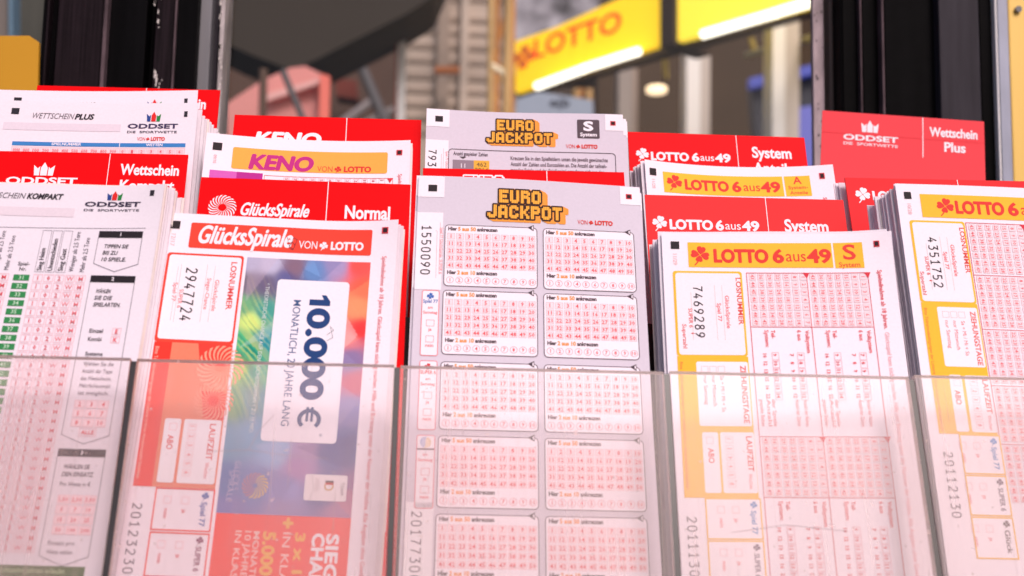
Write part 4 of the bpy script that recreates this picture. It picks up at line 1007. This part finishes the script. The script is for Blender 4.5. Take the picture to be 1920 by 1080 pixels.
k.text('* THEORETISCHE CHANCE AUF DEN HÖCHSTGEWINN 1 ZU 10 MIO.', 44.2, 29.5, 1.5, (214, 222, 224), 4, w=62, rot=1)
sunburst(k, 48.6, 111.5, .9, 4.9, None, 4, n=18, twist=.5, fade=lambda a: (226, 186, 110) if math.cos(a) > -.1 else (190, 126, 136))
k.text('GLÜCKS', 40.4, 102.5, 2.2, (176, 168, 204), 4, w=11, rot=1); k.text('SPIRALE', 38.6, 106, 2.2, (176, 168, 204), 4, w=12, rot=1); k.build('picture_panel')
k = s.ink(); k.rrect(48.7, 27.5, 77.2, 94.3, 1.6, (244, 234, 246), 5)
PZ = k.sub('lettering')
def cap_text(body, u, v, cap, col, w): PZ.text(body, u, v, cap, col, 6, w=w, rot=1, off=.018, dense=.05, res=6)
cap_text('0.000', 62.0, 39.6, 8.2, (34, 66, 122), 37.5)
k.poly([(62.0, 35.6), (62.0, 38.2), (70.2, 38.2), (70.2, 36.2), (68.4, 33.6), (66.6, 33.6), (67.6, 35.6)], (34, 66, 122), 6.2)
# euro sign: an open ring with two bars
k.loop([(66.2+3.7*math.sin(t)*1.0, 85.2-3.5*math.cos(t)) for t in np.linspace(R_(-138), R_(138), 24)], 1.6, (40, 74, 128), 6.3, closed=False)
k.rect(66.6, 80.3, 67.6, 86.0, (40, 74, 128), 6.6); k.rect(64.8, 80.3, 65.8, 86.0, (40, 74, 128), 6.6)
k.text('*', 69.5, 90.5, 2.2, (60, 84, 128), 6, rot=1)
k.text('MONATLICH, 20 JAHRE LANG', 55.8, 36.2, 2.9, (70, 96, 142), 6, w=52, rot=1, off=.004)
k.loop([(70, 50.5), (72.5, 48.5), (71, 46.8), (72.4, 51.5), (70.2, 53)], .16, (90, 90, 104), 8, closed=False); k.build('prize_panel')
k = s.ink(); k.rrect(66.8, 106.3, 82.5, 116.2, .8, (234, 224, 232), 5); k.ring(75.8, 110.6, 1.5, .5, (200, 150, 60), 6); k.rect(74.4, 108.5, 77.5, 109.3, (60, 50, 50), 6); k.rect(74.4, 109.3, 77.5, 110.1, (196, 52, 46), 6.2)
for i in range(5): k.ring(71.2+(i % 2)*.6, 108.4+i*.95, .55, .14, (170, 150, 160), 6.4)
k.line([(69.2, 106.6), (70.2, 111), (69.2, 116)], .15, (170, 160, 170), 6); k.text('TEAM', 80.2, 109, 1.2, (110, 96, 106), 6, w=4.8, rot=1); k.build('team_badge')
k = s.ink(); k.rect(35.6, 122.2, 84.9, 170, (248, 72, 60), 2)
for t, u, cap, wd, c, hv in (('SIEGER-', 76.6, 4.4, 30, WHITE, 1), ('CHANCE', 71.4, 4.4, 29, WHITE, 1), ('3 x 1 Million', 65.2, 3.5, 40, (246, 176, 72), 1), ('IN KLASSE 7', 60.7, 2.8, 32, (250, 200, 196), 0), ('5.000 € *', 53.6, 4.4, 28, (246, 176, 72), 1), ('MONATLICH', 50.0, 2.3, 25, (250, 200, 196), 0), ('10 JAHRE LANG', 46.9, 2.3, 30, (250, 200, 196), 0), ('IN KLASSE 6', 43.4, 2.3, 26, (250, 200, 196), 0)):
    k.text(t, u, 128.4, cap, c, 4, w=wd, rot=1, off=.02 if hv else .01, dense=.03 if hv else 0)
k.rect(60.2, 124.4, 64, 125.6, (246, 176, 72), 4); k.rect(61.5, 123.0, 62.7, 127.0, (246, 176, 72), 4.4); k.build('prize_text_panel')
k = s.ink(); ocr(k, '201232300', 5.2, 119.6, 3.3, 3.35, .42, (120, 108, 120), 3); k.build('serial_number')
k = s.ink(); k.text('Spielteilnahme ab 18 Jahren. Glücksspiel kann süchtig machen. Hilfe und Beratung unter der Nummer der Hotline. Alle Angaben ohne Gewähr.', 89.4, 15.6, 1.7, (232, 120, 128), w=130, rot=1, off=.006); k.build('side_text')
k = s.ink(); k.text('12/17', 4.4, 9.6, 1.7, (240, 186, 190), w=5.4, rot=1); k.build('date_code')
stack(PL['gs'], H, d_gs, 9, .0085, 'white slip edge in the pile behind the red bannered slip', 'loose slips piled behind the red bannered slip', su=.0028, sv=.0012, jit=.0006)

# --- middle column: grey slips with the block lettering
def white_fields(s, n):
    for r in ((0.05, .1, 11.1, 9.9), (86.2, .3, 94.95, 9.3), (0.05, 17.3, 10.9, 53.2), (0.05, 142, 10.5, 172))[:n]:
        k = s.ink(); k.rect(*r, WHITE, 1); k.build('white_field')
def euro_base(s, k_white=True):
    white_fields(s, 4)
    square_marks(s, 4.3, 4.0, 8.0, 7.2, 88.7, 4.0, 91.3, 6.5)
def euro_block(s, u0, v0, w=38.3, h=28.2):
    k = s.ink(); k.rrect(u0, v0, u0+w, v0+h, 1.6, (250, 236, 248), 1); k.frame(u0, v0, u0+w, v0+h, .32, (96, 82, 92), 2, r=1.6)
    k.poly([(u0+w-4.0, v0-.1), (u0+w-1.3, v0-1.4), (u0+w-1.4, v0+1.5)], (78, 64, 74), 3); k.poly([(u0+w-2.1, v0-.5), (u0+w-1.6, v0-.8), (u0+w-1.6, v0+.9), (u0+w-2.1, v0+.5)], (250, 236, 248), 4)
    OR = (246, 150, 70); DK = (84, 66, 74)
    def head(v, a, b, c):
        k.text(a, u0+1.3, v, 1.75, DK, 3, w=3.6, off=.02, dense=.03); k.text(b, u0+5.4, v, 1.75, OR, 3, w=7.3, off=.02, dense=.03); k.text(c, u0+13.3, v, 1.75, DK, 3, w=8.4, off=.02, dense=.03)
    head(v0+2.6, 'Hier', '5 aus 50', 'ankreuzen'); head(v0+22.9, 'Hier', '2 aus 10', 'ankreuzen')
    num_cells(k, u0+.95, v0+3.9, 3.72, 3.37, 3.05, 2.75, 10, 5, lambda c, r: str(1+c+10*r), cap=1.75, t=.15, off=.018)
    for i in range(10):
        k.ring(u0+2.5+i*3.74, v0+25.5, 1.42, .17, (232, 130, 142), 2); k.text(str(i+1), u0+2.5+i*3.74, v0+26.3, 1.6, NUM, 3, off=.014, align='c', res=1)
    k.build('play_field')
s = slip(PL['euro'], 'grey slip with orange block lettering over rows of number boxes, foremost in its pile', d_euro, GREY)
euro_base(s)
k = s.ink(); eurojackpot(k, 28.7, 4.5, 34.4, 15.5); k.build('title_emblem')
k = s.ink(); von_lotto(k, 67.5, 82.4, 20.1, 2.1, (222, 76, 74), (224, 60, 50)); k.build('subtitle')
for r in range(5):
    v = [23.0, 53.3, 84.8, 115.6, 146.4][r]; euro_block(s, 11.9-r*.1, v); euro_block(s, 52.85-r*.12, v)
k = s.ink(); ocr(k.sub('serial_number'), '1550090', 2.35, 23.4, 3.6, 3.42, .48, (44, 38, 48), 3)
k.line([(8.6, 26), (8.6, 48)], .13, (238, 150, 160), 3); k.line([(7.9, 26), (8.6, 26)], .13, (238, 150, 160), 3); k.line([(9.8, 22), (9.8, 46)], .13, (238, 150, 160), 3); k.text('Spiel 77 GlücksSpirale', 9.9, 24.4, 1.2, (236, 140, 150), 3, w=14, rot=1); k.text('SUPER 6', 9.9, 39.4, 1.2, (236, 140, 150), 3, w=6.6, rot=1); k.build('serial_panel')
for i, (v, t, c) in enumerate(((53.6, 'Spiel 77', (66, 110, 186)), (84.6, 'SUPER 6', (214, 70, 76)), (115.6, 'Glück', (150, 140, 150)))):
    k = s.ink(); k.rrect(3.4, v, 10.2, v+28.7, .8, WHITE, 1); k.frame(3.4, v, 10.2, v+28.7, .28, (236, 110, 122), 2, r=.8)
    if i < 2: clover(k, 6.7, v+2.6, 1.5, c, 3)
    else:
        sunburst(k, 6.7, v+2.8, .2, 2.2, None, 3, n=14, twist=.3, fade=lambda a: (236, 190, 96) if math.cos(a) > 0 else (130, 150, 210)); k.rect(3.5, v+5.2, 10.1, v+5.9, (120, 100, 110), 3)
    if i < 2: k.text(t, 6.8, v+5.6, 1.5, c, 3, align='c', off=.02, w=6)
    k.text('am', 6.8, v+8.2, 1.2, LRED, 3, align='c', off=.01); k.text('Samstag', 6.8, v+10.4, 1.2, LRED, 3, align='c', off=.01, w=5.6)
    for q, tt in enumerate(('ja', 'nein')): k.frame(5.4, v+13.2+q*7, 8.5, v+15.9+q*7, .16, (236, 130, 142), 3); k.text(tt, 6.9, v+18+q*7, 1.4, LRED, 3, align='c', off=.01)
    k.build('choice_panel')
k = s.ink(); ocr(k, '20177300', 2.5, 145.4, 3.6, 3.4, .42, (110, 100, 112), 3); k.build('serial_number')
for i, (du, dv, dw, rt) in enumerate(((-.0016, -.0010, -.0012, .004), (.0010, .0016, -.0028, -.006), (-.0008, -.0003, -.0042, .012))):
    s = slip(PL['euro'], ['grey slip directly behind the foremost grey slip, its white corner showing at the left', 'grey slip third from the front in the middle pile, a sliver showing', 'rearmost grey slip of the middle pile before the red card'][i], d_euro, GREY, place=dict(du=du, dv=dv, dw=dw, rot=rt))
    white_fields(s, 3)

s = slip(PL['eurob'], 'grey slip with orange block lettering and a dark S System box, upper middle', d_eurob, GREY)
euro_base(s)
k = s.ink(); eurojackpot(k, 28.3, 3.7, 34.4, 14.8); k.build('title_emblem')
k = s.ink(); k.rrect(72.6, 3.5, 83.4, 13.9, .7, (92, 78, 86), 1); q = k.sub('lettering'); q.text('S', 78, 9.7, 5.1, WHITE, 2, align='c', off=.024, dense=.04, w=4.5); q.text('System', 78, 12.8, 2.0, WHITE, 2, align='c', off=.02, dense=.02, w=8); k.build('system_badge')
k = s.ink(); von_lotto(k, 67, 82.1, 19.5, 2.1, (222, 76, 74), (224, 60, 50)); k.build('subtitle')
k = s.ink(); k.frame(11.1, 21.9, 90.6, 80, .32, (96, 82, 92), 2, r=1.6); k.text('Anzahl gespielter Zahlen', 13.3, 25.2, 1.9, (104, 88, 98), 3, w=16.3, off=.014)
k.poly([(16.2, 25.9), (19.6, 25.9), (17.9, 27.0)], (92, 78, 86), 3); k.rect(13.1, 27.8, 23, 40, (146, 128, 142), 3); k.rect(23, 27.7, 30.4, 40, (234, 174, 66), 3); k.text('11', 18, 32.0, 2.3, (230, 220, 230), 4, align='c', off=.012); k.text('462', 26.7, 31.0, 2.2, (84, 66, 60), 4, align='c'); k.text('2014', 26.7, 34.0, 2.2, (84, 66, 60), 4, align='c')
for i, t in enumerate(('Kreuzen Sie in den Spielfeldern unten die jeweils gewünschte', 'Anzahl der Zahlen und Eurozahlen an. Die Anzahl der teilneh-', 'menden Spiele und das Spielkapital errechnen sich aus der')): k.text(t, 40.5, 26.7+i*3.25, 2.05, (112, 94, 104), 3, w=46.4-(.6 if i == 1 else 2 if i == 2 else 0), off=.012)
k.build('play_field')
k = s.ink(); ocr(k.sub('serial_number'), '7930412', 1.5, 22.6, 3.6, 3.45, .5, (44, 38, 48), 3); k.line([(8.6, 22), (8.6, 44)], .13, (238, 150, 160), 3); k.line([(7.7, 25), (7.7, 44)], .13, (238, 150, 160), 3); k.text('Spiel 77 GlücksSpirale', 9.7, 23.4, 1.2, (236, 140, 150), 3, w=14, rot=1); k.build('serial_panel')
for i in range(2):
    s2 = slip(PL['eurob'], ['grey slip just behind the one with the dark S box', 'rearmost grey slip behind the one with the dark S box'][i], d_eurob, GREY, place=dict(du=.0010+.0008*i, dv=.0012+.0003*i, dw=-.0016*(i+1), rot=.004))
    white_fields(s2, 2)

# --- right columns: slips with yellow banner
def side_common(s, dig, dpos, uw, yv1, serial, spec):
    """the yellow strip at the left with the number panel and choice panels; uw = right end of the strip"""
    k = s.ink(); k.rrect(3.9, 17.4, uw, 55.0, 1.2, YEL, 1); k.rrect(4.9, 18.3, uw-.8, 54.4, 1.2, WHITE, 2)
    k.text('LOSNUMMER', uw-2.7, 20.3, 2.1, (226, 84, 74), 3, w=21, rot=1, off=.02)
    ocr(k.sub('serial_number'), dig, dpos[0], dpos[1], 3.6, 3.42, .48, (48, 40, 50), 4)
    for u in (uw-8.6, uw-11.6): k.line([(u, dpos[1]-.2), (u, dpos[1]+24)], .14, (242, 186, 190), 3)
    k.line([(dpos[0]-1.0, dpos[1]+3), (dpos[0]-1.0, dpos[1]+24)], .14, (242, 186, 190), 3)
    for t, u, v, wd, c in (('GlücksSpirale', uw-7.6, 28.4, 14.5, LRED), ('Spiel 77', uw-11.0, 31.8, 8, LRED), ('SUPER 6', dpos[0]-2.4, 34.2, 8.5, (222, 76, 80)), ('Superzahl', dpos[0]-5.2, 41.2, 10.5, (222, 76, 80))): k.text(t, u, v, 1.6, c, 3, w=wd, rot=1, off=.014)
    k.poly([(dpos[0]-2.0, 45.2), (dpos[0]-.9, 44.8), (dpos[0]-.9, 45.6)], (214, 60, 64), 4); k.rect(dpos[0]-.9, 45.1, dpos[0]-.2, 45.3, (214, 60, 64), 4); k.build('serial_panel')
    k = s.ink(); k.rect(4.0, 55.0, uw, yv1, YEL, 1); k.text('Bitte Teilnahmebedingungen der Lotterie in Ihrer Annahmestelle beachten', 4.9, 57.5, 1.25, (226, 110, 70), 2, w=52, rot=1); k.build('yellow_strip')
    for u0, v0, u1, v1, t, wd in spec:
        k = s.ink(); k.rrect(u0, v0, u1, v1, .8, (250, 238, 248), 2); k.text(t, (u0+u1)/2-1.1 if t == 'ABO' else u1-3.1, v0+(6.4 if t == 'ABO' else 1.6), 2.2, (228, 84, 76), 3, w=wd, rot=1, off=.018)
        if t.startswith('Z'):
            for q in range(3): k.frame(u0+2+q*3.3, v0+2, u0+4.6+q*3.3, v0+4.6, .14, BOXL, 3); k.text(['nur Samstag', 'nur Mittwoch', 'Sa + Mi / Mi + Sa'][q], u0+2.6+q*3.3, v0+6, 1.5, LRED, 3, w=[12, 12.6, 15][q], rot=1)
        elif t.startswith('L'):
            for q in range(6): k.frame(u0+2, v0+1.8+q*3.5, u0+4.8, v0+4.3+q*3.5, .14, BOXL, 3); k.text(str([1, 2, 3, 4, 5, 8][q]), u0+2.6, v0+2.6+q*3.5, 1.5, LRED, 4, rot=1)
            k.text('Wochen', u1-3.1, v0+16.5, 1.4, LRED, 3, w=6, rot=1)
        else: k.frame(u0+1.6, v0+2, u0+4.2, v0+4.6, .14, BOXL, 3)
        k.build('choice_panel')
    for i, (t, c) in enumerate((('Spiel 77', (104, 148, 206)), ('SUPER 6', (130, 110, 130)), ('Glück', (120, 104, 110)))):
        v0 = yv1+.3+i*16.2; k = s.ink(); k.rrect(12.0, v0, uw+.4, v0+15.4, .4, (250, 238, 248), 2); k.frame(12.0, v0, uw+.4, v0+15.4, .5, YEL, 3); clover(k, uw-2.2, v0+2.4, 1.4, c, 4); k.text(t, uw-3.4, v0+4.6, 2.0, c, 4, w=9, rot=1, off=.02)
        for q, tt in enumerate(('ja', 'nein')): k.frame(uw-10.4-q*5.6, v0+3, uw-7.8-q*5.6, v0+5.6, .14, BOXL, 4); k.text(tt, uw-9.8-q*5.6, v0+7.6, 1.5, LRED, 4, rot=1)
        k.build('choice_panel')
    k = s.ink(); ocr(k, serial, 4.7, yv1+7.2, 3.4, 3.35, .42, (126, 114, 126), 3); k.build('serial_number')
def grid7(k, u0, v0, pu, pv, cap=1.55, col=(238, 116, 124), ncol=7):
    num_cells(k, u0, v0, pu, pv, pu*.76, pv*.80, ncol, 7, lambda c, r: str((6-c)*7+r+1) if (6-c)*7+r+1 <= 49 else '', col=col, box=(248, 198, 204), rot=1, cap=cap, t=.13, off=.012)

S = slip(PL['S'], 'white slip with yellow clover banner and a yellow S System box, foremost', d_S, (248, 236, 248)); s = S
square_marks(s, 3.7, 3.9, 7.2, 7.3, 87.5, 3.9, 89.8, 6.6)
k = s.ink(); k.rect(10.7, 4.2, 70.3, 15.6, YEL, 1); lotto649(k.sub('lettering'), (15.6, 10.0, 4.0), 21.4, 43.7, 45.8, 51.1, 59.3, 59.9, 69.6, 13.3, 6.0, (232, 66, 58)); k.build('title_banner')
k = s.ink(); k.rect(71.1, 4.2, 82.9, 15.8, YEL, 1); q = k.sub('lettering'); q.text('S', 77.3, 12.0, 6.9, (234, 70, 62), 2, align='c', w=5.3, off=.02); q.text('System', 76.9, 15.4, 2.2, (232, 72, 62), 2, align='c', w=8.6, off=.012); k.build('system_badge')
side_common(s, '7469289', (11.9, 24.0), 32.3, 112.6, '20111300', ((11.4, 57.3, 31.9, 84.1, 'ZIEHUNGSTAGE', 24), (12.1, 86.6, 18.3, 110.7, 'ABO', 6), (19.1, 86.6, 32.2, 110.7, 'LAUFZEIT', 14)))
for g, v0 in enumerate((17.9, 88.1)):
    k = s.ink(); k.rect(34.3, v0, 84.0, v0+.25, (222, 84, 96), 2); k.rect(34.3, v0+24.1, 83.8, v0+24.35, (222, 84, 96), 2)
    for u in (34.3, 58.9, 83.8): k.line([(u, v0), (u, v0+70)], .25, (222, 84, 96), 2.4)
    for u in (59.0, 83.9): k.poly([(u-1.7, v0), (u+1.1, v0), (u-.1, v0+2.7)], (222, 60, 74), 3)
    grid7(k, 35.3, v0+.6, 3.46, 3.38); grid7(k, 60.1, v0+.6, 3.40, 3.38); k.build('play_field')
    k = s.ink(); v1 = v0+25.6
    for h in (0, 24.7):
        k.text('Vollsystem', 56.0+h, v1, 1.6, LRED, 3, w=9.8, rot=1, off=.012); k.text('6 aus', 52.8+h, v1, 1.6, LRED, 3, w=4.5, rot=1, off=.012); k.text('Teil-', 42.3+h, v1, 1.6, LRED, 3, w=3.6, rot=1, off=.012); k.text('System:', 39.7+h, v1, 1.6, LRED, 3, w=7.4, rot=1, off=.012)
        for c, (uu, st) in enumerate(((38.3, 12), (42.3, 9), (49.0, 7), (52.4, 7))):
            for q in range(6):
                vv = v1+10.2+q*3.4
                if c in (1, 3): k.frame(uu+h-.35, vv-.5, uu+h+2.3, vv+2.5, .13, BOXL, 3)
                k.text(str(st+q) if c else str([10, 12, 13, 15, 16, 22][q]), uu+h, vv, 1.5, NUM if c in (1, 3) else LRED, 4, rot=1, res=1, off=.014)
        for c, (uu, t) in enumerate(((35.6, 'gespielte Reihen'), (38.3, 'Anzahl'), (40.4, 'der Spiele'), (49.6, 'Anzahl der Zahlen'), (52.8, 'Anzahl der Reihen'))): k.text(t, uu+h, v1+29.5, 1.45, (240, 140, 146), 3, w=11, rot=1)
    k.build('system_table')
k = s.ink(); k.text('Spielteilnahme ab 18 Jahren.', 87.8, 17.0, 1.75, (230, 96, 106), w=26, rot=1, off=.016); k.text('Glücksspiel kann süchtig machen. Hilfe und Beratung unter der Nummer der Hotline. Alle Angaben ohne Gewähr.', 87.8, 44.5, 1.75, (242, 170, 176), w=100, rot=1); k.build('side_text')
k = s.ink(); k.text('11/29', 4.4, 9.6, 1.6, (242, 190, 194), w=5, rot=1); k.build('date_code')
stack(PL['S'], H, d_S, 17, .0145, 'white slip edge in the pile behind the yellow S System slip', 'loose slips piled behind the yellow S System slip', su=-.0030, sv=-.0002, jit=.0007)

s = slip(PL['A'], 'white slip with yellow clover banner and a yellow A box, its top bowed, upper right', d_A, (246, 234, 246))
square_marks(s, 2.2, 4.4, 5.5, 8.3, 86.3, 4.5, 88.9, 7.8)
k = s.ink(); k.rect(8.8, 5.6, 68.3, 17.0, YEL, 1, step=3); lotto649(k.sub('lettering'), (14.3, 11.0, 4.0), 19.6, 41.2, 43.2, 48.6, 56.8, 57.3, 66.6, 14.6, 5.7, (232, 66, 58)); k.build('title_banner')
k = s.ink(); k.rect(69.2, 5.6, 81.6, 17.0, YEL, 1, step=3); q = k.sub('lettering'); q.text('A', 75.4, 10.2, 4.2, (234, 70, 62), 2, align='c', w=4.2, off=.02); q.text('System-', 75.4, 13.0, 1.9, (232, 72, 62), 2, align='c', w=9.4, off=.012); q.text('Anteile', 75.4, 16.0, 1.9, (232, 72, 62), 2, align='c', w=8.6, off=.012); k.build('system_badge')
k = s.ink(); k.text('Spielteilnahme ab 18 Jahren', 86.6, 18.2, 1.75, (230, 96, 106), w=26, rot=1, off=.016); k.build('side_text')
k = s.ink(); k.text('11/28', 3, 10.4, 1.6, (242, 190, 194), w=5, rot=1); k.build('date_code')
k = s.ink(); k.rrect(3.9, 19.5, 32, 60, 1.2, YEL, 1); k.rrect(4.9, 20.5, 31, 59, 1, WHITE, 2); k.build('serial_panel')
stack(PL['A'], H, d_A, 14, .0125, 'white slip edge in the pile behind the yellow A slip', 'loose slips piled behind the yellow A slip', su=-.0038, sv=-.0004, jit=.0008)

s = slip(PL['lot'], 'white slip with yellow clover banner on the thickest pile, cut off by the right edge', d_lot, (248, 236, 248))
square_marks(s, 3.2, 4.0, 6.2, 7.3, 87.5, 4.0, 90, 6.6)
k = s.ink(); k.rect(9.9, 4.8, 84, 15.8, YEL, 1); lotto649(k.sub('lettering'), (20.2, 10.4, 3.8), 24.7, 45.4, 47.4, 52.9, 60.6, 61.2, 70.6, 13.6, 5.9, (232, 66, 58)); k.build('title_banner')
side_common(s, '4351752', (10.6, 25.2), 27.4, 110.6, '20112130', ((10.3, 56.8, 26.9, 82.6, 'ZIEHUNGSTAGE', 23.4), (11.2, 86.1, 16.2, 109.6, 'ABO', 6), (17.4, 86.2, 27.6, 109.6, 'LAUFZEIT', 14)))
k = s.ink()
for g in range(5):
    v0 = 17.7+g*24.1; k.rect(27.9, v0, 90, v0+.25, (222, 84, 96), 2); grid7(k, 28.9, v0+.8, 3.48, 3.28); grid7(k, 54.4, v0+.8, 3.48, 3.28); k.poly([(51.2, v0), (54.0, v0), (52.6, v0+2.7)], (222, 60, 74), 3)
for u in (27.9, 52.8): k.line([(u, 17.7), (u, 140)], .25, (222, 84, 96), 2.4)
k.build('play_field')
k = s.ink(); k.build('side_text')
k = s.ink(); k.text('10/28', 4.0, 9.6, 1.6, (242, 190, 194), w=5, rot=1); k.build('date_code')
stack(PL['lot'], H, d_lot, 26, .0200, 'white slip edge in the thickest pile at the right edge of the picture', 'loose slips in the thickest pile at the right', su=-.0056, sv=.0002, jit=.0007)
stack(PL['hid'], H, zero, 6, .006, 'white slip edge glimpsed between the pale red card and the red card with clover', 'loose slips between the two right red cards', su=.003, sv=.0, jit=.0010)
